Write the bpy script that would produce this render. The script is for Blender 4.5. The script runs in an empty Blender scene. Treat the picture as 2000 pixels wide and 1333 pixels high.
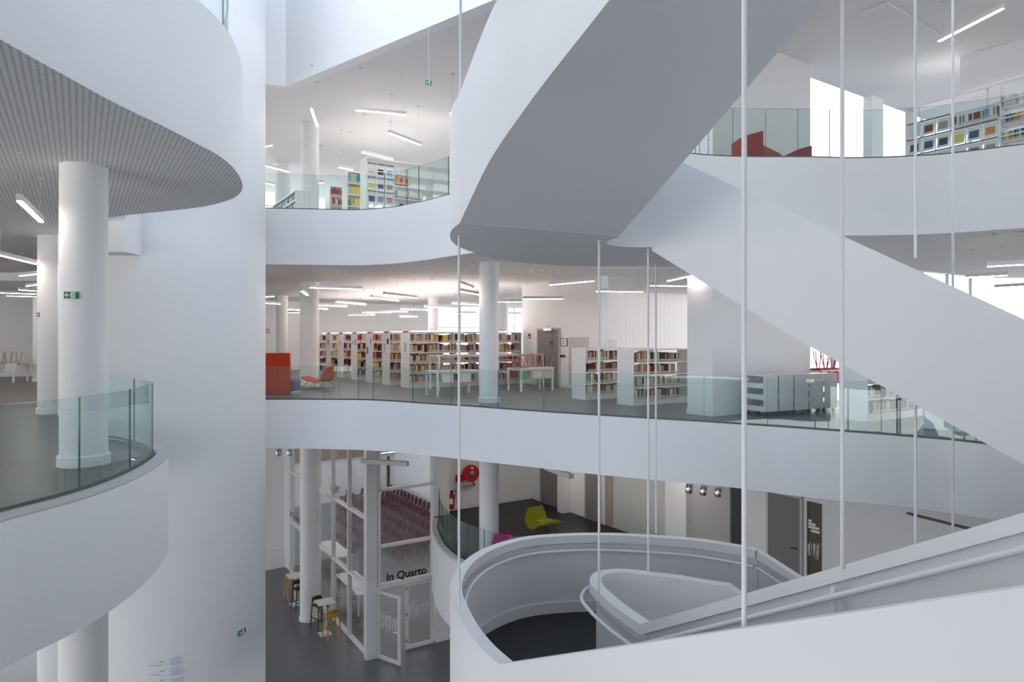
import bpy, bmesh, math, random
from mathutils import Vector, Matrix
random.seed(7)
S = bpy.context.scene
COL = S.collection
E, F, HY = 1.7, 4000/3, 662.0          # eye height, focal length in px, horizon row
ZG, ZM, Z0, ZU = -8.4, -4.2, 0.0, 5.27  # ground, mezzanine, main floor, upper floor
CB, CU = -1.28, 3.74                    # undersides of main and upper slabs
U = Vector((.845, .535)).normalized(); V = Vector((-U.y, U.x)); TH = math.atan2(U.y, U.x)

def zp(px, py, z):
    d = (E-z)*F/(py-HY); return Vector(((px-1000)/F*d, d, z))
def dp(px, py, d): return Vector(((px-1000)/F*d, d, E-(py-HY)/F*d))
def xd(px, d): return ((px-1000)/F*d, d)
def onray(px, o, dr):
    """where the sight line of column px crosses the plan line o + t*dr"""
    k = (px-1000)/F
    t = (k*o[1]-o[0])/(dr[0]-k*dr[1]); return t
def roofz(x, y): return 8.43-.040*(x-7.33)+.020*(y-16.77)
def roofp(px, py):
    k = (px-1000)/F; m = (HY-py)/F
    d = (8.43+.040*7.33-.020*16.77-E)/(m+.040*k-.020); return (k*d, d)

# ------------------------------------------------------------------ materials
MATS = {}
def mat(name, col, rough=.6, metal=0., spec=.3, noise=0., nscale=6., bump=0., emit=None, estr=0.):
    if name in MATS: return MATS[name]
    m = bpy.data.materials.new(name); m.use_nodes = True
    nt = m.node_tree; b = nt.nodes['Principled BSDF']
    b.inputs['Base Color'].default_value = (*col, 1); b.inputs['Roughness'].default_value = rough
    b.inputs['Metallic'].default_value = metal; b.inputs['Specular IOR Level'].default_value = spec
    if noise or bump:
        tc = nt.nodes.new('ShaderNodeTexCoord'); n = nt.nodes.new('ShaderNodeTexNoise')
        n.inputs['Scale'].default_value = nscale; n.inputs['Detail'].default_value = 4
        nt.links.new(tc.outputs['Object'], n.inputs['Vector'])
        if noise:
            r = nt.nodes.new('ShaderNodeMixRGB'); r.blend_type = 'MIX'
            r.inputs[1].default_value = (*[c*(1-noise) for c in col], 1); r.inputs[2].default_value = (*[min(1, c*(1+noise)) for c in col], 1)
            nt.links.new(n.outputs['Fac'], r.inputs[0]); nt.links.new(r.outputs[0], b.inputs['Base Color'])
        if bump:
            bp = nt.nodes.new('ShaderNodeBump'); bp.inputs['Strength'].default_value = bump; bp.inputs['Distance'].default_value = .01
            nt.links.new(n.outputs['Fac'], bp.inputs['Height']); nt.links.new(bp.outputs[0], b.inputs['Normal'])
    if emit:
        b.inputs['Emission Color'].default_value = (*emit, 1); b.inputs['Emission Strength'].default_value = estr
    MATS[name] = m; return m
def glassmat(name, tint, f0=.05, rough=0.):
    """thin pane: tinted see-through with a mirror share that grows towards grazing angles"""
    m = bpy.data.materials.new(name); m.use_nodes = True; nt = m.node_tree; nt.nodes.clear()
    o = nt.nodes.new('ShaderNodeOutputMaterial'); mx = nt.nodes.new('ShaderNodeMixShader')
    t = nt.nodes.new('ShaderNodeBsdfTransparent'); g = nt.nodes.new('ShaderNodeBsdfGlossy'); f = nt.nodes.new('ShaderNodeLayerWeight')
    p = nt.nodes.new('ShaderNodeMath'); p.operation = 'POWER'; p.inputs[1].default_value = 5
    q = nt.nodes.new('ShaderNodeMath'); q.operation = 'MULTIPLY_ADD'; q.inputs[1].default_value = .45-f0; q.inputs[2].default_value = f0
    t.inputs[0].default_value = (*tint, 1); g.inputs['Roughness'].default_value = rough; f.inputs[0].default_value = .5
    g.inputs[0].default_value = (.92, 1, .98, 1)
    nt.links.new(f.outputs['Facing'], p.inputs[0]); nt.links.new(p.outputs[0], q.inputs[0]); nt.links.new(q.outputs[0], mx.inputs[0])
    nt.links.new(t.outputs[0], mx.inputs[1]); nt.links.new(g.outputs[0], mx.inputs[2])
    nt.links.new(mx.outputs[0], o.inputs[0]); MATS[name] = m; return m
def perforated(name, col):
    m = mat(name, col, .7); nt = m.node_tree; b = nt.nodes['Principled BSDF']
    tc = nt.nodes.new('ShaderNodeTexCoord'); mp = nt.nodes.new('ShaderNodeMapping'); mp.inputs['Rotation'].default_value = (0, 0, -TH)
    mp.inputs['Scale'].default_value = (18, 18, 18)
    fr = nt.nodes.new('ShaderNodeVectorMath'); fr.operation = 'FRACTION'
    sb = nt.nodes.new('ShaderNodeVectorMath'); sb.operation = 'SUBTRACT'; sb.inputs[1].default_value = (.5, .5, 0)
    sx = nt.nodes.new('ShaderNodeSeparateXYZ'); cx = nt.nodes.new('ShaderNodeCombineXYZ')
    ln = nt.nodes.new('ShaderNodeVectorMath'); ln.operation = 'LENGTH'
    lt = nt.nodes.new('ShaderNodeMath'); lt.operation = 'LESS_THAN'; lt.inputs[1].default_value = .22
    mx = nt.nodes.new('ShaderNodeMixRGB'); mx.inputs[1].default_value = (*col, 1); mx.inputs[2].default_value = (.30, .31, .33, 1)
    L = nt.links.new
    L(tc.outputs['Object'], mp.inputs[0]); L(mp.outputs[0], fr.inputs[0]); L(fr.outputs[0], sb.inputs[0]); L(sb.outputs[0], sx.inputs[0])
    L(sx.outputs[0], cx.inputs[0]); L(sx.outputs[1], cx.inputs[1]); L(cx.outputs[0], ln.inputs[0]); L(ln.outputs['Value'], lt.inputs[0])
    L(lt.outputs[0], mx.inputs[0]); L(mx.outputs[0], b.inputs['Base Color']); return m

WHITE = mat('white_paint', (.83, .835, .84), .55, spec=.25, noise=.012, nscale=3)
STAIRW = mat('white_steel_paint', (.83, .84, .855), .4, spec=.3, noise=.01, nscale=2)
CEIL = mat('ceiling_white', (.80, .79, .785), .8, spec=.1)
PERF = perforated('perforated_ceiling', (.80, .805, .81))
FLOORU = mat('pale_bounce_floor', (.62, .61, .60), .5, noise=.05)  # for unseen floors, made pale to bounce light up to ceilings and soffit
FLOORM = mat('grey_linoleum', (.155, .152, .148), .38, spec=.35, noise=.08, nscale=9)
FLOORG = mat('ground_floor_vinyl', (.17, .172, .185), .35, spec=.4, noise=.08, nscale=7)
FLOORD = mat('dark_vinyl', (.024, .024, .025), .45, spec=.3, noise=.15, nscale=40)
WMET = mat('white_metal', (.82, .82, .82), .35, spec=.4)
GREYD = mat('grey_door_paint', (.24, .225, .22), .5)
GREYW = mat('grey_wall_paint', (.44, .44, .435), .6)
DARK = mat('dark_opening', (.06, .065, .065), .6)
BLACK = mat('black_plastic', (.02, .02, .02), .4)
CHROME = mat('chrome', (.75, .75, .76), .18, metal=1)
WIRE = mat('dark_steel_wire', (.10, .085, .08), .35, metal=.7)
STEELC = mat('steel_cable', (.62, .61, .60), .5)
RED = mat('red_lacquer', (.52, .02, .03), .35)
GREEN = mat('sign_green', (.02, .26, .08), .5)
SIGNW = mat('sign_white', (.85, .87, .85), .5)
ORANGE = mat('orange_fabric', (.62, .10, .025), .85, noise=.1, nscale=60)
BRICK = mat('red_orange_fabric', (.55, .055, .015), .9, noise=.1, nscale=60)
PURPLE = mat('purple_fabric', (.16, .13, .25), .9)
LIME = mat('lime_fabric', (.26, .28, .012), .85, noise=.08, nscale=60)
PINK = mat('pink_fabric', (.50, .01, .16), .85, noise=.08, nscale=60)
MAROON = mat('maroon_shell', (.11, .032, .034), .45)
OAK = mat('honey_wood', (.55, .27, .05), .5, noise=.2, nscale=14)
BGREEN = mat('dark_green_wood', (.035, .05, .035), .5)
SLAT = mat('wood_slats', (.38, .22, .13), .6, noise=.2, nscale=10)
GRAPH = mat('pale_blue_ink', (.42, .50, .66), .7)
DECAL = mat('white_decal', (.80, .85, .88), .5)
BROWN = mat('brown_tinted_panel', (.13, .105, .08), .3)
TAN = mat('beige_shell', (.62, .55, .42), .5)
SAGE = mat('green_shell', (.16, .36, .17), .5)
OFFW = mat('offwhite_shell', (.72, .71, .66), .5)
LAMPM = mat('lamp_diffuser', (.9, .9, .9), .5, emit=(1, .86, .79), estr=28)
FILL = mat('added_fill_glow', (.9, .9, .9), .5, emit=(1, .84, .78), estr=5)  # glow added on bookcase tops to brighten the ceilings, no real fixture
FILL2 = mat('added_soft_fill_glow', (.9, .9, .9), .5, emit=(1, .95, .91), estr=4)
HOUS = mat('lamp_housing', (.74, .735, .73), .4)
GLASS = glassmat('rail_glass', (.90, .955, .95), .045)
GEDGE = mat('glass_edge', (.05, .16, .15), .15, spec=.6)
PANE = glassmat('window_glass', (.95, .965, .97), .035)

# ------------------------------------------------------------------ mesh builder
class MB:
    def __init__(s): s.v = []; s.f = []; s.m = []
    def add(s, vs, fs, mi=0):
        o = len(s.v); s.v += [tuple(v) for v in vs]; s.f += [tuple(i+o for i in f) for f in fs]; s.m += [mi]*len(fs); return s
    def box(s, x0, y0, z0, x1, y1, z1, mi=0, M=None):
        vs = [Vector((x, y, z)) for z in (z0, z1) for x, y in ((x0, y0), (x1, y0), (x1, y1), (x0, y1))]
        if M is not None: vs = [M @ v for v in vs]
        return s.add(vs, [(3, 2, 1, 0), (4, 5, 6, 7), (0, 1, 5, 4), (1, 2, 6, 5), (2, 3, 7, 6), (3, 0, 4, 7)], mi)
    def bar(s, a, b, w, h, mi=0, up=(0, 0, 1)):
        a = Vector(a); b = Vector(b); d = (b-a).normalized(); up = Vector(up)
        sd = d.cross(up).normalized(); n = sd.cross(d)
        vs = [p+sd*(w/2*i)+n*(h/2*j) for p in (a, b) for i, j in ((-1, -1), (1, -1), (1, 1), (-1, 1))]
        return s.add(vs, [(0, 1, 2, 3), (7, 6, 5, 4), (4, 5, 1, 0), (5, 6, 2, 1), (6, 7, 3, 2), (7, 4, 0, 3)], mi)
    def prism(s, poly, z0, z1, mi=0, mtop=None, zf=None):
        n = len(poly); ar = sum(poly[i][0]*poly[(i+1) % n][1]-poly[(i+1) % n][0]*poly[i][1] for i in range(n))
        if ar < 0: poly = poly[::-1]
        vs = [(p[0], p[1], z0+(zf(*p[:2]) if zf else 0)) for p in poly]+[(p[0], p[1], z1+(zf(*p[:2]) if zf else 0)) for p in poly]
        s.add(vs, [tuple(range(n-1, -1, -1))]+[(i, (i+1) % n, n+(i+1) % n, n+i) for i in range(n)], mi)
        o = len(s.v)-2*n
        s.f.append(tuple(o+n+i for i in range(n))); s.m.append(mi if mtop is None else mtop); return s
    def tube(s, pts, r, n=8, mi=0, closed=False, r2=None):
        pts = [Vector(p) for p in pts]; k = len(pts); rings = []; up = Vector((0, 0, 1))
        for i, p in enumerate(pts):
            if closed: t = pts[(i+1) % k]-pts[i-1]
            else: t = pts[min(i+1, k-1)]-pts[max(i-1, 0)]
            t.normalize(); a = t.cross(up)
            if a.length < .05: a = t.cross(Vector((1, 0, 0)))
            a.normalize(); b = a.cross(t); rr = r if r2 is None else r+(r2-r)*i/(k-1)
            rings.append([p+(a*math.cos(q)+b*math.sin(q))*rr for q in (2*math.pi*j/n for j in range(n))])
        vs = [v for g in rings for v in g]; fs = []
        for i in range(k if closed else k-1):
            i2 = (i+1) % k
            fs += [(i*n+j, i2*n+j, i2*n+(j+1) % n, i*n+(j+1) % n) for j in range(n)]
        if not closed: fs += [tuple(range(n)), tuple((k-1)*n+j for j in range(n-1, -1, -1))]
        return s.add(vs, fs, mi)
    def lathe(s, prof, c=(0, 0, 0), n=40, mi=0):
        c = Vector(c); k = len(prof)
        vs = [c+Vector((r*math.cos(2*math.pi*j/n), r*math.sin(2*math.pi*j/n), z)) for r, z in prof for j in range(n)]
        fs = [(i*n+j, i*n+(j+1) % n, (i+1)*n+(j+1) % n, (i+1)*n+j) for i in range(k-1) for j in range(n)]
        fs += [tuple(range(n-1, -1, -1)), tuple((k-1)*n+j for j in range(n))]
        return s.add(vs, fs, mi)
    def strip(s, pts, t, mi=0, mend=None):
        """thick upright band: pts of (x, y, ztop, zbottom); thickness t to the left of travel (negative: right)"""
        k = len(pts); P = [Vector((p[0], p[1])) for p in pts]; O = []
        for i in range(k):
            a = (P[i]-P[i-1]).normalized() if i else None; b = (P[i+1]-P[i]).normalized() if i < k-1 else None
            d = (a+b).normalized() if a and b else (a or b); sc = 1/max(.5, d.dot(b)) if a and b else 1
            O.append(P[i]+Vector((-d.y, d.x))*t*sc)
        vs = []
        for p, q, o in zip(pts, P, O): vs += [(q.x, q.y, p[2]), (q.x, q.y, p[3]), (o.x, o.y, p[3]), (o.x, o.y, p[2])]
        fs = []
        for i in range(k-1):
            a, b = 4*i, 4*i+4
            for j in range(4): fs.append((a+j, b+j, b+(j+1) % 4, a+(j+1) % 4))
        if t < 0: fs = [f[::-1] for f in fs]
        s.add(vs, fs, mi); o = len(s.v)-len(vs); e = 4*(k-1)+o
        caps = [(o, o+1, o+2, o+3), (e+3, e+2, e+1, e)]
        if t < 0: caps = [c[::-1] for c in caps]
        s.f += caps; s.m += [mi if mend is None else mend]*2; return s
    def grid(s, rows, mi=0):
        n = len(rows[0]); vs = [p for r in rows for p in r]
        return s.add(vs, [(i*n+j, i*n+j+1, (i+1)*n+j+1, (i+1)*n+j) for i in range(len(rows)-1) for j in range(n-1)], mi)
    def mesh(s, name, mats, smooth=35, fix=False):
        me = bpy.data.meshes.new(name); me.from_pydata(s.v, [], s.f)
        for m in (mats if isinstance(mats, (list, tuple)) else [mats]): me.materials.append(m)
        me.polygons.foreach_set('material_index', s.m)
        if fix:
            bm = bmesh.new(); bm.from_mesh(me); bmesh.ops.recalc_face_normals(bm, faces=bm.faces); bm.to_mesh(me); bm.free()
        if smooth:
            me.polygons.foreach_set('use_smooth', [True]*len(me.polygons)); me.set_sharp_from_angle(angle=math.radians(smooth))
        me.update(); return me
    def build(s, name, mats, parent=None, smooth=35, bevel=0, fix=True):
        o = bpy.data.objects.new(name, s.mesh(name, mats, smooth, fix)); COL.objects.link(o)
        if parent is not None: o.parent = parent
        if bevel:
            b = o.modifiers.new('Bevel', 'BEVEL'); b.width = bevel; b.segments = 2; b.limit_method = 'ANGLE'
        return o
def tag(o, label, cat, group=None, kind=None):
    if label: o['label'] = label
    if cat: o['category'] = cat
    if group: o['group'] = group
    if kind: o['kind'] = kind
    return o
def struct(o): o['kind'] = 'structure'; return o
def thing(name, label, cat, loc=(0, 0, 0), rz=0, group=None):
    o = bpy.data.objects.new(name, None); COL.objects.link(o); o.location = loc; o.rotation_euler = (0, 0, rz)
    o.empty_display_size = .2; return tag(o, label, cat, group)
def copy_tree(o, parent=None):
    c = o.copy(); COL.objects.link(c)
    if parent is not None: c.parent = parent
    for ch in [x for x in bpy.data.objects if x.parent == o]: copy_tree(ch, c)
    return c
def dup(root, loc, rz, label=None, group=None, kids=None):
    c = root.copy(); COL.objects.link(c); c.location = loc; c.rotation_euler = (0, 0, rz)
    if label: c['label'] = label
    if group: c['group'] = group
    for k in kids:
        q = k.copy(); COL.objects.link(q); q.parent = c
    return c
def catmull(pts, n=8):
    pts = [Vector(p) for p in pts]; out = []
    P = [pts[0]*2-pts[1]]+pts+[pts[-1]*2-pts[-2]]
    for i in range(1, len(P)-2):
        a, b, c, d = P[i-1:i+3]
        for j in range(n):
            t = j/n
            out.append(.5*((2*b)+(c-a)*t+(2*a-5*b+4*c-d)*t*t+(3*b-a-3*c+d)*t**3))
    out.append(pts[-1]); return out

# ------------------------------------------------------------------ camera
cam = bpy.data.cameras.new('camera'); co = bpy.data.objects.new('camera', cam); COL.objects.link(co)
cam.sensor_width = 36; cam.lens = 24; cam.shift_y = -4.5/2000; cam.clip_start = .05; cam.clip_end = 300
co.location = (0, 0, E); co.rotation_euler = (math.pi/2, 0, 0); S.camera = co

# ------------------------------------------------------------------ floors, ceilings, tower
def v2(l): return [(p[0], p[1]) for p in l]
Ledge = catmull([(-4.85, 3.2), (-4.82, 5), (-4.75, 6.33), (-4.69, 6.66), (-4.58, 7.15), (-4.54, 7.73), (-4.59, 8.4), (-4.74, 9.14), (-5.0, 9.94), (-5.33, 10.44), (-5.7, 10.85), (-6.35, 11.45), (-7.1, 12.0), (-8.4, 13.6), (-9.6, 15.6), (-10.3, 17.2)], 5)
Lup = catmull([(-4.1, -4), (-4.05, 2), (-3.98, 5.31), (-3.96, 5.94), (-3.92, 6.75), (-3.82, 7.48), (-3.77, 8.05), (-3.73, 8.75), (-3.83, 9.47), (-4.06, 10.28), (-4.34, 10.9), (-4.71, 11.42), (-5.25, 11.9), (-5.73, 12.2), (-6.4, 12.5), (-7.87, 13.2), (-9.5, 14.6), (-10.2, 17.3)], 5)
Mtop = [(470, 781.3), (515, 781.3), (560, 781.3), (630, 781.6), (704, 782.2), (760, 784.5), (810, 788), (865, 791.5), (920, 795), (970, 799), (1066, 806), (1162, 812), (1266, 818.5), (1350, 823.5), (1449, 830), (1545, 836.5), (1639, 843.5), (1720, 849.5), (1787, 855), (1859, 861), (1983, 874)]
Mbot = [(470, 876), (515, 876), (560, 876.5), (630, 877.5), (704, 879.5), (760, 883), (810, 887.5), (865, 893.5), (920, 899.5), (970, 905.5), (1066, 916), (1162, 927), (1266, 937), (1350, 945), (1449, 955), (1545, 968), (1639, 978.5), (1720, 986), (1787, 993), (1859, 1003), (1983, 1022)]
MT = [zp(x, y, Z0) for x, y in Mtop]; MBt = [zp(x, y, CB) for x, y in Mbot]
MT += [Vector((9.6, 9.6, Z0)), Vector((12, 8.4, Z0))]; MBt += [Vector((9.7, 9.9, CB)), Vector((12, 8.7, CB))]
MT = catmull(MT, 4); MBt = catmull(MBt, 4)
Uedge = [xd(*p) for p in ((470, 18.7), (530, 18.72), (622, 18.85), (692, 18.95), (731, 18.8), (776, 18.45), (797, 18.15), (836, 17.6), (884, 16.8), (926, 16.2), (1000, 15.3), (1100, 14.4), (1200, 13.6), (1312, 13.1), (1369, 13.25), (1450, 13.4), (1582, 13.42), (1677, 13.5), (1787, 13.35), (1859, 13.15), (2000, 12.55), (2150, 11.9), (2300, 11.0))]
Uedge = v2(catmull([(p[0], p[1], 0) for p in Uedge], 4))
def slab(poly, z0, z1, floorm, soff=CEIL):
    m = MB(); m.prism(poly, z0, z1, 0, 1); m.m[0] = 2
    return struct(m.build('floor', [WHITE, floorm, soff], smooth=30))
BW = Vector((-12.2, 37.0))
BACK = [(26, 22.9), (16.2, 22.9), (7.3, 17.35), (8.9, 32.0), (1.9, 27.5), tuple(BW+V*.6+U*18.7), tuple(BW+V*.6-U*24)]
slab(v2(Ledge)+[(-12, 20.5), (-12.5, 24), (-34, 24), (-34, 3.2)], -1.38, 0, FLOORM)
slab(v2(Lup)+[(-12, 20.5), (-12.5, 24), (-34, 24), (-34, -4)], 4.03, 5.76, FLOORM, PERF)
slab(Uedge+[(26, 11)]+BACK+[(-34, 24.02), (-12.5, 24.02), (-12, 20.6)], CU, ZU, FLOORU)
m = MB()                                                   # main slab with its slightly raked edge
bk = [(26, 8.4)]+BACK+[(-34, 24.02), (-12.5, 24.02), (-11.5, 21)]
n = len(MT); nb = len(bk)
vs = [tuple(p) for p in MT]+[(x, y, 0) for x, y in bk]+[tuple(p) for p in MBt]+[(x, y, CB) for x, y in bk]
t = n+nb
m.add(vs, [(i, (i+1) % t, t+(i+1) % t, t+i) for i in range(t)], 0)
m.f += [tuple(range(t)), tuple(range(2*t-1, t-1, -1))]; m.m += [1, 2]
struct(m.build('floor', [WHITE, FLOORM, CEIL], smooth=30))
slab([(-34, -9), (34, -9), (34, 55), (-34, 55)], ZG-.3, ZG, FLOORG)
slab([(-9, -9), (-9, .4), (.2, .4), (1.7, 1.9), (2.6, 2.5), (5.3, 4.6), (6.4, 6.2), (9.5, 6.2), (26, 6.2), (26, -9)], -.35, 0, FLOORU)
# mezzanine
ME = [zp(x, y, ZM) for x, y in ((848, 1008), (843.5, 1031), (847, 1047), (856, 1067), (867, 1080), (880, 1091), (900, 1102), (925, 1114), (955, 1124), (1000, 1135))]
ME = catmull([(p.x, p.y, 0) for p in ME]+[Vector((1.2, 16.1, 0)), Vector((3.2, 14.2, 0)), Vector((4.2, 11, 0)), Vector((4.6, 8, 0)), Vector((4.8, 5.5, 0))], 6)
WMO = Vector((.73, 25.2)); WMD = -V                         # mezzanine side wall line
poly = v2(ME)+[(14, 5.5), (14, 26), tuple(WMO+U*8), tuple(WMO+V*.2), (-2.5, 23.6)]
slab(poly, -6.05, ZM, FLOORD)
m = MB(); m.strip([(p.x, p.y, ZM+.06, ZM-.02) for p in ME[2:50]], .16); struct(m.build('trim_1', [mat('ledge_grey', (.62, .62, .62), .6)]))
m = MB(); m.strip([(p.x, p.y, .035, -.01) for p in Ledge], .16); struct(m.build('trim_2', [MATS['ledge_grey']]))
# sloped roof ceiling with the skylight opening
A = roofp(521, 165); B = roofp(559, 169); Cc = roofp(965, 0)
dirn = (Vector(Cc)-Vector(B)).normalized(); D = tuple(Vector(Cc)+dirn*4.2)
m = MB(); m.prism([(-34, 16.2), (-9.5, 16.2), A, B, Cc, D, (12, 7.5), (26, 7.5)]+BACK+[(-34, 24)], 0, .4, 0, zf=roofz)
struct(m.build('ceiling', [CEIL], smooth=0))
m = MB(); m.strip([(p[0], p[1]-.03, 15, roofz(*p)-.01) for p in ((-9.5, 16.2), A, B, Cc, D, (12, 7.5))], .3)
struct(m.build('wall_skylight', [WHITE], smooth=0))
m = MB(); m.prism([(-34, -9), (15, -9), (15, 4.6), (-34, 4.6)], 10.2, 10.6); struct(m.build('ceiling', [CEIL], smooth=0))  # unseen roof added over the camera side to cut the skylight
m = MB(); TW = (-8.28, 16.43); TR = 2.21; m.lathe([(TR, ZG), (TR, 15)], (*TW, 0), 96); struct(m.build('wall_tower', [WHITE]))
m = MB(); m.box(xd(150, 13.7)[0], 13.7, 3.44, xd(245, 13.7)[0], 15.6, 4.6); struct(m.build('trim_3', [WHITE]))

pq = [roofp(*p) for p in ((1676, 27), (1734, 3), (1845, 72), (1795, 102))]
m = MB(); m.prism(pq, -.03, .0, 0, zf=roofz); struct(m.build('trim_34', [CEIL], smooth=0))
# ------------------------------------------------------------------ walls
def wall(name, pts, z0, z1, t=.2, m=WHITE, zf=None):
    b = MB(); b.strip([(p[0], p[1], (zf(*p[:2]) if zf else 0)+z1, z0) for p in pts], t); return struct(b.build(name, [m], smooth=0))
BW = Vector((-12.2, 37.0))
sw = onray(842, BW, U)
wall('wall_back', [BW-U*22, BW+U*sw], 0, CU)
b = MB(); b.strip([(*(BW-U*22-V*.02), .12, 0), (*(BW+U*sw-V*.02), .12, 0)], .02); struct(b.build('baseboard_back', [WHITE]))
def glazed(name, o, d, L, z0, z1, nx, rows, sill=.0, fm=WMET, pane=PANE, w=.07, t=.08):
    """glazed wall from plan point o along d: frame members and one child pane per opening"""
    r = bpy.data.objects.new(name, None); COL.objects.link(r); struct(r)
    r.location = (o[0], o[1], 0); r.rotation_euler = (0, 0, math.atan2(d[1], d[0]))
    xs = nx if isinstance(nx, list) else [L*i/nx for i in range(nx+1)]
    zs = [z0]+rows+[z1]
    f = MB()
    for x in xs: f.box(x-w/2, -t/2, z0, x+w/2, t/2, z1)
    for z in zs: f.box(xs[0], -t/2, z-w/2, xs[-1], t/2, z+w/2)
    f.build('window_frame', [fm], r, smooth=0)
    for i in range(len(xs)-1):
        for j in range(len(zs)-1):
            MB().box(xs[i]+w/2, -.006, zs[j]+w/2, xs[i+1]-w/2, .006, zs[j+1]-w/2).build('pane', [pane], r, smooth=0)
    return r
glazed('window_added', BW-U*22, U, 40.7, ZU, 8.8, 16, [])  # unseen upper back wall, glazed to bring daylight onto the ceiling
glazed('window_1', BW+U*sw, U, 10, .3, CU, 5, [2.4])
DWO = Vector((.39, 26.0)); tl = onray(1174, DWO, -V)
wall('wall_door', [DWO, DWO-V*tl, DWO-V*tl+U*.3], 0, CU)
b = MB(); b.strip([(*(DWO+(-U)*.015), .12, 0), (*(DWO-V*tl-U*.015), .12, 0)], .02); struct(b.build('baseboard_door', [WHITE]))
WA = Vector((3.0, 28.0))
BLIND = mat('vertical_blinds', (.85, .82, .79), .7); nt_ = BLIND.node_tree; tr_ = nt_.nodes.new('ShaderNodeBsdfTranslucent'); tr_.inputs[0].default_value = (.86, .82, .79, 1); mx_ = nt_.nodes.new('ShaderNodeMixShader'); mx_.inputs[0].default_value = .6
nt_.links.new(nt_.nodes['Principled BSDF'].outputs[0], mx_.inputs[1]); nt_.links.new(tr_.outputs[0], mx_.inputs[2]); nt_.links.new(mx_.outputs[0], nt_.nodes['Material Output'].inputs[0])
m = MB()
for k in range(70): m.box(k*.13, .006*(k % 2), 0, k*.13+.135, .004+.006*(k % 2), CU)
WAo = WA-U*1.2; struct(m.build('window_8', [BLIND], smooth=0)); bpy.data.objects['window_8'].location = (*WAo, 0); bpy.data.objects['window_8'].rotation_euler = (0, 0, TH)
glazed('window_2', (7.25, 17.3), U, 9, .02, CU, 6, [2.5]); glazed('window_3', (7.25, 17.3), U, 9, ZU, 8.75, 3, [])
p = Vector((7.25, 17.3))+U*onray(1686, (7.25, 17.3), U)-V*.15; m = MB(); m.box(0, -.1, ZU, .55, .12, 8.6); o = struct(m.build('trim_33', [WHITE], smooth=0)); o.location = (*p, 0); o.rotation_euler = (0, 0, TH)
BL = [(3.98, 15.5), (4.38, 14.9), (4.38+.845*3.49, 14.9+.535*3.49), (4.38+.845*3.49-.6, 14.9+.535*3.49+.95)]
m = MB(); m.prism(BL, 0, CU).prism(BL, ZU, 8.9); struct(m.build('wall_core', [WHITE], smooth=0))
c = Vector(BL[1]); m = MB(); m.prism([tuple(c+(-U-V)*.0), tuple(Vector(BL[2])), tuple(Vector(BL[2])-V*.015), tuple(c-V*.015-U*.01), (3.96, 15.5)], 0, .12); struct(m.build('baseboard_core', [WHITE]))
wall('wall_mezzanine', [(-2.3, 23.3), tuple(WMO)], ZM, CB, .2)
wall('wall_mezzanine', [tuple(WMO), tuple(WMO+WMD*20)], ZM, CB, .2)
b = MB(); b.strip([(-2.3, 23.28, ZM+.1, ZM), (WMO.x, WMO.y-.03, ZM+.1, ZM), (*(WMO+WMD*11-U*.02), ZM+.1, ZM)], .02); struct(b.build('baseboard_mezzanine', [WHITE]))
# seminar room behind the glass
GC = Vector((-4.45, 21.5))
wall('wall_room_back', [GC+V*21+U*(-1), GC+V*21+U*16], ZG, CB, .2)
wall('wall_room_side', [GC+U*9.5+V*2, GC+U*9.5+V*21], ZG, CB, -.2)
wall('wall_ground', [GC+V*9.7, GC+V*10.4-U*.1, GC+V*10.4-U*7], ZG, CB, -.2)
glazed('window_7', (-33.8, 2), (0, 1), 29, ZG, 5, 10, [-4, -1.4, 0, 2.4])
wall('wall_added_behind', [(-9, -9), (15, -9)], ZG, 9.5, .2); wall('wall_added_right', [(15, -9), (15, 6.2)], ZG, 15, .2)  # unseen walls added to hold back light from behind and right

# ------------------------------------------------------------------ round columns
def column(px, d, R, z0, z1, label, rings=()):
    x, y = xd(px, d) if px is not None else d
    t = thing('round_column', label, 'column', (x, y, 0))
    m = MB(); m.lathe([(R, z0), (R, z1)], n=48); m.build('shaft', [WHITE], t)
    for zf in rings:
        MB().lathe([(R+.03, zf), (R+.03, zf+.13), (R+.012, zf+.15), (R, zf+.15)], n=48).build('base_skirting', [WHITE], t)
    return t
column(164, 9.24, .285, ZG, 4.04, 'thick white round column with a green exit sign, at the glass rail of the left platform', (0, ZG))
column(101, 15.55, .275, ZG, 4.04, 'white round column behind the exit-sign column on the left platform', (0, ZG))
column(80, 27.2, .27, 0, CU, 'bright white column by the far left window, beyond the table with stacked chairs', (0,))
column(955, 18.27, .262, ZM, CU, 'white round column between the reading tables and the glass rail, running down beside the green chair', (0, ZM))
column(604.5, 24.6, .33, ZG, CU, 'white round column behind the orange armchair, standing on the ground floor beside the bar tables', (0, ZG))
column(551, 32.5, .27, 0, CU, 'slim white column above the red booth at the far left of the main floor', (0,))
column(846, 33.5, .25, 0, CU, 'slim white column in front of the far windows behind the bookshelves', (0,))
column(983, 34, .26, 0, CU, 'white column at the far windows, half hidden by the rail column', (0,))
column(605.5, 23.6, .3, ZU, 9.2, 'white round column on the upper floor beside the magazine shelf', (ZU,))
column(553, 30, .33, ZU, 9.4, 'pale column far back on the upper floor, seen through the glass rail', (ZU,))

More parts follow.
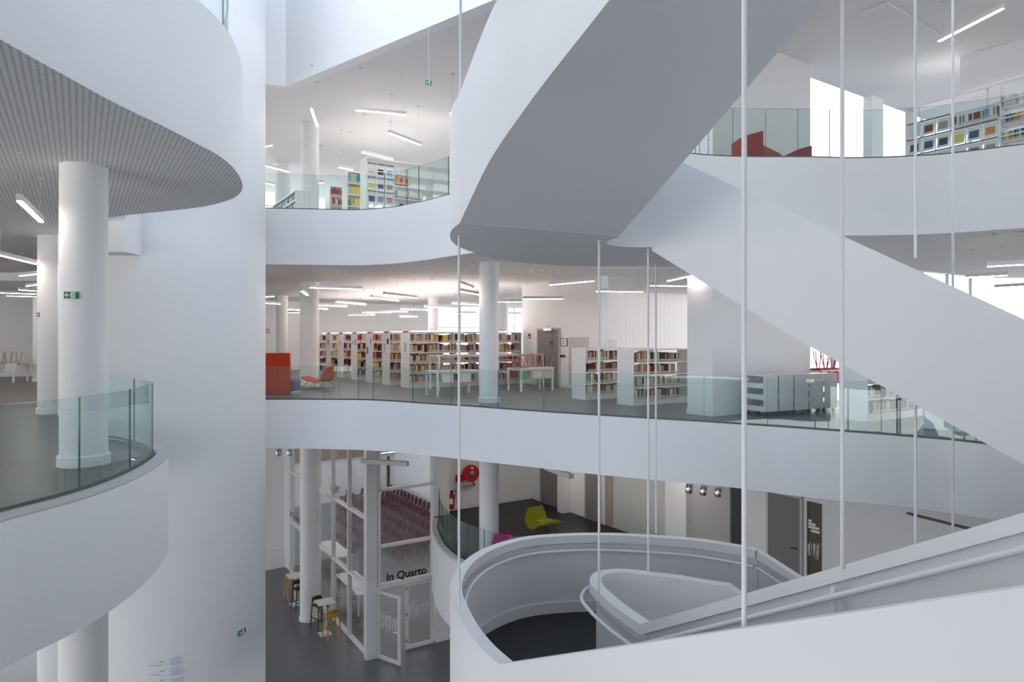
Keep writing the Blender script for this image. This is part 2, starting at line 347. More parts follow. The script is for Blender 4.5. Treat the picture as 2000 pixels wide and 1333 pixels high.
# ------------------------------------------------------------------ glass balustrades
def offs(pts, t):
    P = [Vector((p[0], p[1])) for p in pts]; out = []
    for i, p in enumerate(P):
        a = (p-P[i-1]).normalized() if i else None; b = (P[i+1]-p).normalized() if i < len(P)-1 else None
        d = (a+b).normalized() if a and b else (a or b)
        q = p+Vector((-d.y, d.x))*t; out.append(Vector((q.x, q.y, *pts[i][2:])))
    return out
def dense(pts, step=.08):
    out = []
    for i in range(len(pts)-1):
        a = Vector(pts[i][:2]); b = Vector(pts[i+1][:2]); k = max(1, int((b-a).length/step))
        out += [a+(b-a)*(j/k) for j in range(k)]
    return out+[Vector(pts[-1][:2])]
def rail(label, pts, z, h, joints=None, step=1.1, curb=.0):
    P = dense(pts); r = thing('glass_balustrade', label, 'balustrade', (P[0].x, P[0].y, z))
    if joints:
        cut = []
        pxs = [1000+F*p.x/p.y for p in P]
        for j in joints:
            for i in range(len(P)-1):
                if (pxs[i]-j)*(pxs[i+1]-j) <= 0: cut.append(i); break
    else:
        cut = []; L = 0; nxt = step
        for i in range(len(P)-1):
            L += (P[i+1]-P[i]).length
            if L >= nxt: cut.append(i); nxt += step
    cut = [0]+[c for c in cut if 2 < c < len(P)-3]+[len(P)-1]
    o = P[0]
    for a, b in zip(cut, cut[1:]):
        seg = P[a:b+1]; g = .006
        if len(seg) < 2: continue
        q = [Vector(s) for s in seg]
        q[0] = q[0]+(q[1]-q[0]).normalized()*g; q[-1] = q[-1]+(q[-2]-q[-1]).normalized()*g
        m = MB(); m.strip([(p.x-o.x, p.y-o.y, h, curb) for p in q], .016, 0, 1)
        k = len(q)
        for i in range(k-1): m.m[4*i+3] = 1                 # polished top edge
        m.build('glass_pane', [GLASS, GEDGE], r, smooth=20, fix=False)
    m = MB(); m.strip([(p.x-o.x, p.y-o.y, curb+.035, curb) for p in offs([(*p, 0) for p in P], -.008)], .032); m.build('base_channel', [mat('rail_channel', (.12, .13, .13), .4)], r)
    return r
rail('curved glass balustrade around the left platform with the exit-sign column', [p for p in offs([(*p[:2], 0) for p in Ledge], .2)[2:] if math.hypot(p.x-TW[0], p.y-TW[1]) > TR+.15], 0, 1.06, step=1.22, curb=.035)
mid = offs([(p.x, p.y, 0) for p in MT], .05)[1:]
rail('long glass balustrade along the edge of the main library floor', mid, 0, .935, [540, 572, 633, 669, 703, 735, 810, 888, 975, 1065, 1162, 1263, 1377, 1506, 1620, 1725, 1810, 1930])
k0 = next(i for i, p in enumerate(Uedge) if 1000+F*p[0]/p[1] > 500); k1 = next(i for i, p in enumerate(Uedge) if 1000+F*p[0]/p[1] > 886)
up = offs([(*p, 0) for p in Uedge], .05)
rail('glass balustrade on the upper floor in front of the magazine racks, left of the stair', up[k0:k1], ZU, .97, [600, 661, 755, 797, 821.5, 878])
k2 = next(i for i, p in enumerate(Uedge) if 1000+F*p[0]/p[1] > 1290)
rail('glass balustrade on the upper right floor in front of the red sofa and display shelf', up[k2:], ZU, .97, [1362, 1372, 1390, 1432, 1500, 1566, 1628, 1681, 1738, 1797, 1935, 2100])
me = offs([(p.x, p.y, 0) for p in ME], .2)[2:58]
rail('curved glass balustrade of the mezzanine beside the fire extinguisher', me, ZM, 1.02, step=.75)
rail('glass balustrade of the floor above the left platform, at the upper left corner', offs([(*p[:2], 0) for p in Lup], .2)[14:66], 5.76, 1.05, step=1.3)

# ------------------------------------------------------------------ suspended stair
ST = thing('suspended_staircase', 'white sculptural staircase hung on thin rods, curving through the atrium', 'staircase', (0, 0, 0))
T = 1.2
def para(outer, side, Tz, nm):
    """parapet + rim along a path of (x, y, zrim); side +1: stair lies to the left of travel"""
    pth = [Vector(p) for p in outer]
    pz = [(p.x, p.y, p.z) for p in pth]
    if nm == 'o': q = [Vector(p) for p in pz]; rp = offs(pz, .055*side)
    else: q = offs(pz, -.13*side); rp = offs(pz, -.075*side)
    th = .055*side; rim = MB(); rim.strip([(p.x, p.y, p.z, p.z-.105) for p in rp], .075*side)
    rim.build('rim', [STAIRW], ST)
    m = MB(); m.strip([(p.x, p.y, p.z, p.z-Tz(i, len(q))) for i, p in enumerate(q)], th); m.build('parapet', [STAIRW], ST)
    k = offs([(p.x, p.y, p.z) for p in q], .055*side)
    m = MB(); m.strip([(p.x, p.y, p.z-.95, p.z-1.1) for p in k], .02*side); m.build('skirting', [STAIRW], ST)
def hand(path, off, dz=-.2):
    p = offs([tuple(q) for q in path], off); m = MB(); m.tube([(a.x, a.y, a.z+dz) for a in p], .021, 10)
    for i in range(3, len(p)-2, 8):
        a, b = p[i], offs([tuple(q) for q in path], off*.25)[i]
        m.tube([(a.x, a.y, a.z+dz-.01), (a.x, a.y, a.z+dz-.05), (b.x, b.y, b.z+dz-.05)], .008, 6)
    m.build('handrail', [STAIRW], ST)
def resample(pts, n):
    pts = [Vector(p) for p in pts]; L = [0]
    for a, b in zip(pts, pts[1:]): L.append(L[-1]+(b-a).length)
    out = []
    for i in range(n+1):
        s = L[-1]*i/n; j = max(k for k in range(len(L)) if L[k] <= s+1e-9); j = min(j, len(pts)-2)
        out.append(pts[j].lerp(pts[j+1], (s-L[j])/max(1e-6, L[j+1]-L[j])))
    return out
def flight(o, i, n, tt, drop=1.1):
    """steps and smooth underside between an outer and an inner rim line"""
    O, I = resample(o, n), resample(i, n); m = MB(); s = MB()
    G = [(a.lerp(b, .03), b.lerp(a, .03)) for a, b in zip(O, I)]
    for a in range(n):
        zt = max(O[a].z, O[a+1].z)-drop; q = (G[a][0], G[a+1][0], G[a+1][1], G[a][1])
        m.add([(p.x, p.y, p.z-tt+.02) for p in q]+[(p.x, p.y, zt) for p in q], [(4, 5, 6, 7), (0, 1, 5, 4), (1, 2, 6, 5), (2, 3, 7, 6), (3, 0, 4, 7)])
    s.grid([[(p.x, p.y, p.z-tt-.004) for p in (O[k].lerp(I[k], w) for w in (0, .25, .5, .75, 1+.13/Vector((I[k]-O[k])[:2]).length))] for k in range(n+1)])
    m.build('steps', [FLOORD], ST, smooth=0); s.build('soffit', [STAIRW], ST, smooth=60, fix=False)
# lower turn --------------------------------------------------------
ZR = -1.07
no = [(-.14+.432*L, 5.79-.902*L, ZR+.492*L) for L in (4.4, 3.3, 2.2, 1.1, 0)]
ni = [(1.24+.47*L, 6.62-.88*L, ZR+.553*L) for L in (3.95, 3, 2, 1, 0)]
ro = [(976, 1300), (940, 1267), (911, 1230), (894, 1198), (882, 1169), (879, 1147), (885, 1125), (903, 1100), (936, 1076), (983, 1058), (1037, 1047), (1110, 1042), (1168, 1041), (1240, 1043), (1354, 1051), (1449, 1065), (1483, 1072)]
ri = [(1249.7, 1220), (1201, 1186), (1170.6, 1159.7), (1153.4, 1141), (1152, 1131), (1158.5, 1121), (1172.7, 1115), (1205, 1111.6), (1233.5, 1112.7), (1270, 1117), (1322.6, 1123), (1383, 1133), (1428, 1139.4)]
RO = catmull([zp(*p, ZR) for p in ro], 4); RI = catmull([zp(*p, ZR) for p in ri], 4)
fo = [(3.26+.84*L, 9.0-.54*L, ZR-.5*L) for L in (0, 1, 2, 3, 4.2)]
fi = [(2.48+.84*L, 7.73-.54*L, ZR-.55*L) for L in (0, 1, 2, 3, 3.8)]
cT = lambda i, n: T
for path in (no, RO, fo): para(path, -1, cT, 'o'); hand(path, -.17)
for path in (ni, RI, fi): para(path, 1, cT, 'i'); hand(path, .09)
flight(no[::-1], ni[::-1], 12, T); flight(fo, fi, 12, T)
def landing(O, I, zr):
    I = [Vector((p.x, p.y, 0)) for p in offs([(p[0], p[1], 0) for p in I], -.13)]; O = [Vector((p[0], p[1], 0)) for p in O]
    O, I = resample(O, 60), resample(I, 60); m = MB(); n = 60
    for z, f in ((zr-1.204, 1), (zr-1.1, 0)): m.grid([[(p.x, p.y, z) for p in ((a, b) if f else (b, a))] for a, b in zip(O, I)], 1-f)
    m.build('landing', [STAIRW, FLOORD], ST, smooth=30, fix=False)
landing(RO, RI, ZR)
t_ = 2.16; p = Vector((1.24+.47*t_-.02, 6.62-.88*t_-.03, 0)); z = ZR+.553*t_      # anchor plates for the rods
MB().bar((p.x-.06, p.y+.11, z-.14), (p.x-.06, p.y+.11, z-.75), .012, .05).build('anchor_plate', [STAIRW], ST, smooth=0)
MB().bar((p.x+.03, p.y-.05, z-.1), (p.x+.03, p.y-.05, z-.7), .012, .05).build('anchor_plate', [STAIRW], ST, smooth=0)
MB().tube([(p.x-.01, p.y+.03, z-.14), (p.x-.01, p.y+.03, z-.33)], .022, 10).build('rod_end', [STAIRW], ST)
q = zp(1281, 1072, ZR-.2)
for dx in (-.06, .06): MB().bar((q.x+dx, q.y+.02, ZR-.12), (q.x+dx, q.y+.02, ZR-.75), .02, .03).build('anchor_plate', [STAIRW], ST, smooth=0)
# upper turn --------------------------------------------------------
ZS = 2.77; ZR2 = ZS+T
uo = [dp(897.7, 436, 6.31), dp(944, 337.6, 5.75), dp(974.6, 285, 5.48), dp(1024, 214.6, 5.21), dp(1072, 150, 4.95), dp(1190, 0, 4.43)]
uo += [uo[-1]+Vector((.57, -.82, .5))*k for k in (.6, 1.2, 1.8, 2.4)]
UO = catmull([(p.x, p.y, p.z+T) for p in uo], 4)
UI = catmull([(1.0+.47*L, 7.1-.88*L, ZR2+.57*L) for L in (0, .7, 1.4, 2.1, 2.8, 3.6, 4.4)], 3)
ls = [(897.7, 436), (883.8, 448), (879, 459), (882, 470), (894.6, 480.7), (925, 493), (962, 504), (1017.6, 513), (1085, 517.6), (1171, 520), (1250, 520.6), (1320, 520.6), (1385, 519)]
LO = catmull([Vector((*zp(*p, ZS)[:2], ZR2)) for p in ls], 4)
LI = catmull([(1.0, 7.1, ZR2), (.93, 7.35, ZR2), (.92, 7.6, ZR2), (1.0, 7.85, ZR2), (1.2, 8.05, ZR2), (1.45, 8.12, ZR2), (1.71, 8.1, ZR2)], 4)
FI = [(1.71+.84*L, 8.1-.54*L, ZR2-.04-.588*L) for L in (0, .5, 1, 1.5, 2, 2.5, 3, 3.5, 4.2, 5)]
o0 = LO[-1]
FO = [(o0.x+.84*L, o0.y-.54*L, ZR2-.04-.588*L) for L in (0, .5, 1, 1.5, 2, 2.5, 3, 3.5, 4.2, 5)]
para(UO[::-1], -1, cT, 'o'); para(LO, -1, cT, 'o')
para(FO, -1, cT, 'o')
para(UI[::-1], 1, cT, 'i'); para(LI, 1, cT, 'i'); para(FI, 1, lambda i, n: 1.2+.1*min(1, i/3), 'i')
flight(UO, UI, 16, T); flight(FO, FI, 14, T)
landing(LO, LI, ZR2)
# hanger rods
def rod(px, d, z0, z1, dpx=0):
    x, y = xd(px, d); MB().tube([(x, y, z0), (x, y, z1)], .0135, 12).build('hanger_rod', [STAIRW], ST)
rod(896.5, 7.05, ZR, ZS); rod(899.5, 6.4, ZR2-.02, 12); rod(1170, 7.42, ZR, ZS); rod(1266, 8.1, ZR, ZS); rod(1281, 9.72, ZR, ZS)
rod(1453.5, 3.44, .2, 4.45); rod(1645, 4.68, .12, 4.35); rod(1788, 6.78, 2.5, 12); rod(1788, 6.78, -2.6, 1.2); rod(1861, 7.9, 2.3, 12); rod(1861, 7.9, -2.6, 1.2)
m = MB(); m.box(-4, 6.2, 12, 9, 6.5, 12.3); m.box(-4, 6.7, 12, 9, 8.0, 12.3); struct(m.build('trim_4', [WHITE], smooth=0))
# ------------------------------------------------------------------ books
PAL = {'cream': (.60, .53, .44), 'white': (.74, .72, .69), 'tan': (.38, .25, .15), 'oxblood': (.20, .025, .02), 'scarlet': (.50, .035, .03), 'charcoal': (.035, .033, .035),
       'navy': (.035, .055, .17), 'amber': (.60, .24, .04), 'lemon': (.72, .58, .07), 'teal': (.03, .22, .26), 'stone': (.30, .29, .28), 'sky': (.16, .36, .55)}
PN = list(PAL); BM = [mat('book_'+k, PAL[k], .6) for k in PN]+[mat('spine_label', (.60, .53, .45), .6)]
NL = len(PN)
def book_into(m, t, h, dp_, ci, M, label=True):
    m.box(0, .004, 0, t, dp_, h, ci, M)
    if label: m.box(.002, 0, .012, t-.002, .006, h*.26, NL, M)
WARM = [0, 0, 0, 0, 1, 1, 2, 2, 2, 3, 3, 3, 3, 4, 5, 5, 6, 7, 10, 10, 10, 0, 2, 8]
COOL = [1, 1, 1, 1, 0, 6, 6, 9, 9, 10, 10, 5, 3, 4, 8, 11, 7]
def row_plan(x0, x1, pal, rng, hmax, fill=.93):
    """(x, thickness, height, colour, lean) along one shelf"""
    x = x0; out = []
    while x < x1-.05:
        if rng.random() > fill: x += rng.uniform(.04, .16); continue
        run = rng.randint(2, 7); c = rng.choice(pal); hh = rng.uniform(.78, .95)*hmax
        for _ in range(run):
            t = rng.uniform(.022, .048)
            if x+t > x1: break
            if rng.random() < .6: c = rng.choice(pal)
            out.append((x, t, min(hmax*.98, hh*rng.uniform(.93, 1.05)), c, rng.random() < .05)); x += t+.0015
    return out
BOOKP = {}
NB_ = [0, 150]; FORCE = [False]
def book_obj(t, h, ci, loc, rz, label, group):
    if NB_[0] >= NB_[1] or FORCE[0]: return book_into(FAR, t, h, .19, ci, Matrix.Translation(loc) @ Matrix.Rotation(rz, 4, 'Z'))
    NB_[0] += 1
    k = (round(t/.006), round(h/.02), ci)
    if k not in BOOKP:
        m = MB(); book_into(m, k[0]*.006, k[1]*.02, .19, 0, None); m.m = [0 if q == 0 else 1 for q in m.m]
        BOOKP[k] = m.mesh('book', [BM[ci], BM[NL]], 0)
    o = bpy.data.objects.new('book', BOOKP[k]); COL.objects.link(o); o.location = loc; o.rotation_euler = (0, 0, rz)
    return tag(o, label, 'book', group)
FAR = MB()
UPB = []
#                                                  # every other book, too many and too far to tell apart
def bookcase(label, corner, z, L, W, H, nrow, rz=TH, plinth=.12, books=None, pal=WARM, x1=None, group=None, label_b=None, group_b=None, notice=(), seed=1, skip=(), bays=None, tint=None, top=True):
    """double-sided library bookcase; books = 'each' | 'stuff' | None"""
    rng = random.Random(seed)
    r = thing('bookcase', label, 'bookcase', (corner[0], corner[1], z), rz, group)
    for x in (0, L-.03): MB().box(x, 0, 0, x+.03, W, H).build('end_panel', [WMET], r, bevel=.004)
    MB().box(.03, .02, 0, L-.03, W-.02, plinth).build('plinth', [WMET], r, smooth=0)
    MB().box(.03, .028, plinth-.022, L-.03, W-.028, plinth+.012).build('plinth_gap', [mat('shadow_gap', (.16, .15, .14), .6)], r, smooth=0)
    MB().box(.03, 0, H-.035, L-.03, W, H).build('top_board', [WMET], r, smooth=0)
    hr = (H-plinth-.05)/nrow; nb = bays or max(1, round(L/1.0))
    for i in range(nrow):
        zz = plinth+.015+i*hr
        m = MB(); m.box(.03, .01, zz, L-.03, W-.01, zz+.018)
        m.box(.03, 0, zz-.010, L-.03, .010, zz+.019); m.build('shelf_board', [WMET], r, smooth=0)
    for j in range(1, nb):
        MB().box(L*j/nb-.012, W/2-.03, plinth, L*j/nb+.012, W/2+.03, H-.03).build('upright', [WMET], r, smooth=0)
    for (nx, nz, nw, nh, col) in notice:
        MB().box(-.006, nx, nz, 0, nx+nw, nz+nh).build('notice', [col], r, smooth=0)
    if W > .5 and H > 1.9 and z < 1: 
        for k in (.12, .42): MB().box(-.008, W*k, H-.035, .02, W*k+W*.3, H+.012).build('sign_strip', [RED], r, smooth=0)
    if H > 1.9: MB().box(.3, W*.25, H+.001, L-.3, W*.75, H+.02).build('added_fill_strip', [FILL2 if z > 2 else FILL], r, smooth=0)  # glowing strip added out of sight as room fill light
    M = Matrix.Translation((corner[0], corner[1], z)) @ Matrix.Rotation(rz, 4, 'Z')
    if books:
        for i in range(nrow):
            if i in skip: continue
            zz = plinth+.015+i*hr+.024
            for (x, t, h, c, lean) in row_plan(.05, (x1 or L)-.05, pal, rng, hr-.05):
                if books == 'each': book_obj(t, h, c, M @ Vector((x, .03, zz)), rz, label_b, group_b)
                else: book_into(FAR, t, h, .19, c, M @ Matrix.Translation((x, .03, zz)))
            if W > .5:
                for (x, t, h, c, lean) in row_plan(.05, (x1 or L)-.05, pal, rng, hr-.09, .75):
                    FAR.box(x, W-.21, zz, x+t, W-.03, zz+h, c, M)
    return r, M, hr
NB, NG, NBL = mat('notice_black', (.04, .04, .045), .6), mat('notice_grey', (.5, .5, .52), .6), mat('notice_blue', (.05, .1, .35), .6)
C1 = Vector((-3.53, 23.4)); STEP = Vector((-.942, 1.52))
ordn = ['nearest tall white bookcase facing the reading tables, running behind the rail column', 'second tall bookcase from the reading tables, dark square notice on its end panel',
        'third tall bookcase from the reading tables, blue notice on its end panel', 'fourth tall bookcase from the reading tables, two small notices on its end panel',
        'tall bookcase second to the right of the armchair column, one grey notice', 'tall bookcase first to the right of the column behind the orange armchair', 'farthest tall bookcase, its end hidden behind the column by the orange armchair']
notes = [[(.22, 1.25, .2, .32, NG)], [(.08, 1.5, .16, .2, NB), (.42, 1.2, .12, .3, NG)], [(.12, 1.52, .07, .2, NB), (.45, 1.1, .13, .28, NBL)], [(.1, 1.42, .06, .25, NB), (.38, 1.46, .18, .15, NG)], [(.3, 1.4, .2, .22, NG)], [(.3, 1.42, .1, .24, NB)], []]
for i in range(7):
    c = C1+STEP*i
    bookcase(ordn[i], c, 0, 4.62, .72, 1.95, 5, books='stuff', x1=4.6 if i == 0 else 2.3, group='tall bookcases across the main floor', notice=notes[i], seed=20+i)
LB = 'book on the %s'
corn = [zp(1143, 782, 0), zp(1237, 793.5, 0), zp(1694, 825, 0), zp(1873, 844, 0)]
lowl = ['low white bookcase left of the pair beside the square white core', 'low white bookcase right of the pair beside the square white core', 'low white bookcase right of the book trolleys, under the sloping stair', 'low white bookcase at the far right tip of the main floor']
lowb = ['book on the left of the two low bookcases beside the square white core', 'book on the right of the two low bookcases beside the square white core', 'book on the low bookcase right of the trolleys under the sloping stair', 'book on the low bookcase at the far right tip of the main floor']
lowg = ['books on the left low bookcase', 'books on the right low bookcase', 'books on the bookcase under the stair', 'books at the right tip']
for i, (p, L, x1, sk) in reversed(list(enumerate(zip(corn, (2.6, 2.2, 2.2, 2.0), (1.35, 1.75, 1.75, .9), ((), (), (3,), (1, 2, 3)))))):
    bookcase(lowl[i], p, 0, L, .62, 1.44, 4, books='each', x1=x1, group='low bookcases on the main floor', label_b=lowb[i], group_b=lowg[i], seed=60+i, skip=sk)
# face-out magazines on tilted ledges of the low bookcase beside the core
def magazine(loc, rz, w, h, tilt, col, pic, label, group=None, kids=True):
    t = thing('magazine', label, 'magazine', loc, rz, group)
    M = Matrix.Rotation(-tilt, 4, 'X')
    MB().box(0, 0, 0, w, .008, h, 0, M).build('cover', [col], t, smooth=0)
    MB().box(w*.14, -.003, h*.18, w*.86, 0, h*.72, 0, M).build('cover_picture', [pic], t, smooth=0)
    return t
# upper left magazine bookcase and its neighbours
q = dp(715, 306, 21.2); UC = Vector((q.x, q.y))
r, M, hr = bookcase('tall white upper-floor bookcase with magazine slots at its left end', UC, ZU, 3.6, .55, 2.1, 5, books=None, bays=3)
MC = [BM[k] for k in (5, 6, 9, 11, 3, 10, 7, 8, 4)]; MW = mat('magazine_white', (.72, .74, .76), .4)
names = ['pale portrait', 'dark figure', 'blue', 'yellow', 'navy photo', 'beige', 'dark blue block', 'grey landscape', 'pink']
pics = [BM[0], BM[5], mat('pic_blue', (.15, .45, .62), .5), BM[8], BM[6], BM[2], BM[6], BM[10], mat('pic_pink', (.6, .25, .38), .5)]
rowsn = ['top', 'middle', 'lower']; coln = ['first', 'second', 'third']
for j in range(3):
    for i in range(3):
        p = M @ Vector((.06+i*.30, .015, 1.52-j*.43))
        magazine(p, TH, .26, .34, .12, MW, pics[j*3+i], 'magazine with %s cover, %s slot, %s row of the upper left bookcase' % (names[j*3+i], coln[i], rowsn[j]), 'magazines on the upper left bookcase')
        MB().box(.05+i*.30, -.002, 1.89-j*.43, .33+i*.30, .01, 1.915-j*.43).build('slot_lip', [BLACK], r, smooth=0)
for i in range(4): MB().box(.035+i*.30, .0, .6, .05+i*.30, .05, 1.93).build('slot_divider', [WMET], r, smooth=0)
rng = random.Random(5)
for i, (z0, pal) in enumerate(((.95, [4, 8, 7, 1, 1]), (1.35, [1, 10, 1]), (.55, [10, 5, 1, 3]))):
    for (x, t, h, c, l) in row_plan(1.0, 2.0 if i else 1.5, pal, rng, .24, .8): book_into(FAR, t, h, .19, c, M @ Matrix.Translation((x, .05, 1.38 if i == 0 else (.98 if i == 1 else .58))))
for k, (c, pal, lab) in enumerate(((dp(678, 334, 23.0), [8, 8, 9, 11, 1], 'tall white upper-floor bookcase with yellow and blue spines'), (dp(644, 352, 24.5), [4, 4, 3, 1, 9, 9], 'tall upper-floor bookcase with a row of red spines right of the round column'))):
    bookcase(lab, (c.x, c.y), ZU, 3.2, .55, 2.1 if k == 0 else 1.95, 5, books='stuff', x1=.9, pal=pal, seed=80+k)
c = dp(577, 372, 23.0)
bookcase('low white bookcase with a sloping top line at the left end of the upper floor', Vector((c.x, c.y))+V*3.2, ZU, 3.2, .45, 1.45, 4, rz=TH-math.pi/2, books='stuff', pal=[6, 9, 11, 0, 1, 8, 3], seed=91)
# upper right display bookcase
q = dp(1768, 214, 16.9); R2 = TH-math.pi/2
r, M, hr = bookcase('long white bookcase with face-out magazines at the upper right', (q.x, q.y), ZU, 5.2, .38, 2.12, 5, rz=R2, books=None, bays=3)
nm = [('pale sketch', MW), ('dark maroon', BM[3]), ('grey and red photo', BM[10]), None, None, None,
      ('small black square', BM[5]), ('blue stars', BM[6]), ('black page', BM[5]), ('yellow bars', BM[8]), ('navy text', BM[6]), ('brown band', BM[7]),
      ('white page', MW), ('line drawing', BM[10]), ('grey print', BM[10]), ('pale print', MW), ('red block', BM[4]), ('striped text', BM[10])]
for j in range(3):
    for i in range(6):
        e = nm[j*6+i]
        zz = 1.36-j*.39
        MB().box(.04+i*.33, -.002, zz+.335, .36+i*.33, .01, zz+.36).build('slot_lip', [BLACK], r, smooth=0) if e else None
        if not e: continue
        p = M @ Vector((.07+i*.33, .01, zz))
        magazine(p, R2, .27, .32, .14, MW, e[1], 'magazine with a %s cover, %s display row of the upper right bookcase' % (e[0], rowsn[j]), 'magazines on the upper right bookcase')
for i in range(7): MB().box(.028+i*.33, 0, .4, .042+i*.33, .05, 1.75 if i < 4 else 1.4).build('slot_divider', [WMET], r, smooth=0)
rng = random.Random(11); NB_[1] = 300
for (xa, xb, zz, l2) in ((1.03, 2.0, 1.40, 'grey journals row above the display slots'), (2.08, 3.6, 1.56, 'top'), (2.08, 3.6, 1.17, 'second'), (2.08, 3.6, .80, 'third'), (2.08, 3.4, .42, 'fourth')):
    MB().box(xa, .01, zz-.025, xb+(.0 if xa < 2 else 1.4), .36, zz-.005).build('shelf_board', [WMET], r, smooth=0)
    for (x, t, h, c, l) in row_plan(xa, xb, COOL, rng, .27, .95):
        book_obj(t, h, c, M @ Vector((x, .05, zz)), R2, 'book on the upper right display bookcase, right of the magazines' if xa > 2 else 'book on the short shelf above the magazine slots, upper right bookcase', 'books right of the magazines' if xa > 2 else 'books above the magazine slots')
o = MB().box(1.2, .1, 2.14, 6.5, .35, 3.3).build('wall_bulkhead', [WHITE], smooth=0); struct(o); o.location = (q.x, q.y, ZU); o.rotation_euler = (0, 0, R2)
MB().box(2.05, .0, .1, 2.075, .36, 2.05).build('upright', [WMET], r, smooth=0)

# ------------------------------------------------------------------ seats
def shell_seat(prof, widths, th=.05, lift=None):
    """padded shell: profile (x, z) front to top, half-width at each point, wings curl by lift"""
    n = len(prof); P = catmull([(p[0], p[1], 0) for p in prof], 5); Wd = catmull([(w_, 0, 0) for w_ in widths], 5); Lf = catmull([(l, 0, 0) for l in (lift or [0]*n)], 5)
    m = MB(); top = []; bot = []
    for i, p in enumerate(P):
        a = P[max(0, i-1)]; b = P[min(len(P)-1, i+1)]; d = (b-a).normalized(); nn = Vector((-d.y, d.x))
        rt, rb = [], []
        for j in range(13):
            s = -1+j/6; e = abs(s)**2.2*Lf[i].x; q = th*(1-.55*abs(s)**3)
            rt.append((p.x+nn.x*e, s*Wd[i].x, p.y+nn.y*e)); rb.append((p.x+nn.x*(e-q), s*Wd[i].x*1.01, p.y+nn.y*(e-q)))
        top.append(rt); bot.append(rb)
    m.grid(top); m.grid([r[::-1] for r in bot])
    def seam(A, B): m.grid([A, B])
    seam(bot[0], top[0]); seam(top[-1], bot[-1]); seam([r[0] for r in top], [r[0] for r in bot]); seam([r[-1] for r in bot], [r[-1] for r in top])
    return m
# orange lounge chair on sled wire frame
q = zp(621, 759.5, 0); t = thing('lounge_chair', 'orange upholstered lounge chair on thin wire legs beside the round column', 'armchair', (q.x, q.y-.05, 0), math.pi-.25)
shell_seat([(.46, .37), (.2, .30), (-.12, .25), (-.28, .34), (-.36, .55), (-.46, .74)], [.30, .36, .38, .40, .42, .30], .06, [0, .01, .03, .08, .1, .06]).build('seat_shell', [ORANGE], t, smooth=60)
for sy in (-1, 1):
    y = .3*sy; MB().tube([(.2, y*.7, .28), (.46, y, .012), (.2, y, .012), (-.3, y, .012), (-.5, y, .012), (-.3, y*.8, .3)], .011, 8).build('sled_leg', [WIRE], t)
MB().tube([(.0, -.3, .012), (.0, 0, .26), (.0, .3, .012)], .009, 8).build('cross_brace', [WIRE], t)
# red booth sofa
q = zp(566, 772, 0); t = thing('booth_sofa', 'red-orange high-backed booth seen from behind beside the white tower', 'sofa', (q.x, q.y, 0), 0)
MB().box(-1.0, 0, .03, 0, .10, 1.27).build('back_screen', [BRICK], t, bevel=.03); MB().box(-1.0, .11, .03, -.9, .5, 1.27).build('side_screen', [BRICK], t, bevel=.03)
MB().box(-.88, .12, .1, .11, .75, .45).build('seat', [PURPLE], t, bevel=.06)
for x in (-.8, -.1): MB().box(x-.03, .2, 0, x+.03, .26, .1).build('foot', [BLACK], t, smooth=0)
MB().box(-.5, -.003, .03, -.495, 0, 1.27).build('seam', [mat('dark_seam', (.2, .02, .01), .9)], t, smooth=0)
# red sofa group on the upper right floor
q = dp(1487, 257, 14.25); t = thing('booth_sofa', 'brick red sofa with one tall screen panel behind the glass rail at the upper right', 'sofa', (q.x, q.y, ZU), 0)
BR2 = mat('brick_fabric', (.36, .045, .03), .9, noise=.1, nscale=60)
P2 = MB(); P2.strip([(0, 0, .76, .05), (-.40, -.12, .60, .05), (-.46, .3, .58, .05)], .08); P2.build('tall_screen', [BR2], t, bevel=.02)
P2 = MB(); P2.strip([(.0, .05, .52, .05), (.5, .3, .40, .05), (.75, .5, .28, .05)], .1); P2.build('low_back', [mat('brick_fabric_light', (.46, .10, .06), .9)], t, bevel=.02)
P2 = MB(); P2.strip([(.5, .56, .27, .05), (.6, .35, .30, .05), (.85, .2, .42, .05), (1.1, .12, .48, .05)], -.1); P2.build('end_back', [mat('brick_fabric_plum', (.28, .05, .07), .9)], t, bevel=.02)
MB().box(0, .2, .05, .45, .5, .25).build('seat', [BR2], t, bevel=.04)
# mezzanine lounge chairs
def easy(label, px, py, rz, mt, nm):
    q = zp(px, py, ZM); t = thing('easy_chair', label, 'armchair', (q.x, q.y, ZM), rz)
    shell_seat([(.40, .43), (.2, .43), (-.1, .36), (-.26, .40), (-.34, .56), (-.42, .80)], [.32, .37, .39, .40, .38, .27], .09, [.0, .05, .14, .18, .15, .08]).build('seat_shell', [mt], t, smooth=60)
    MB().box(-.14, -.27, .40, .34, .27, .47).build('cushion', [mt], t, bevel=.03)
    for sx, sy in ((.3, 1), (.3, -1), (-.22, 1), (-.22, -1)): MB().tube([(sx*.55, sy*.16, .38), (sx*1.15, sy*.30, 0)], .012, 8).build('leg', [WIRE], t)
easy('lime green shell armchair on thin legs in the middle of the dark mezzanine floor', 1064, 1047, -.95, LIME, 'lime')
easy('magenta shell armchair peeking over the round stair parapet', 1005, 1107, -.8, PINK, 'pink')

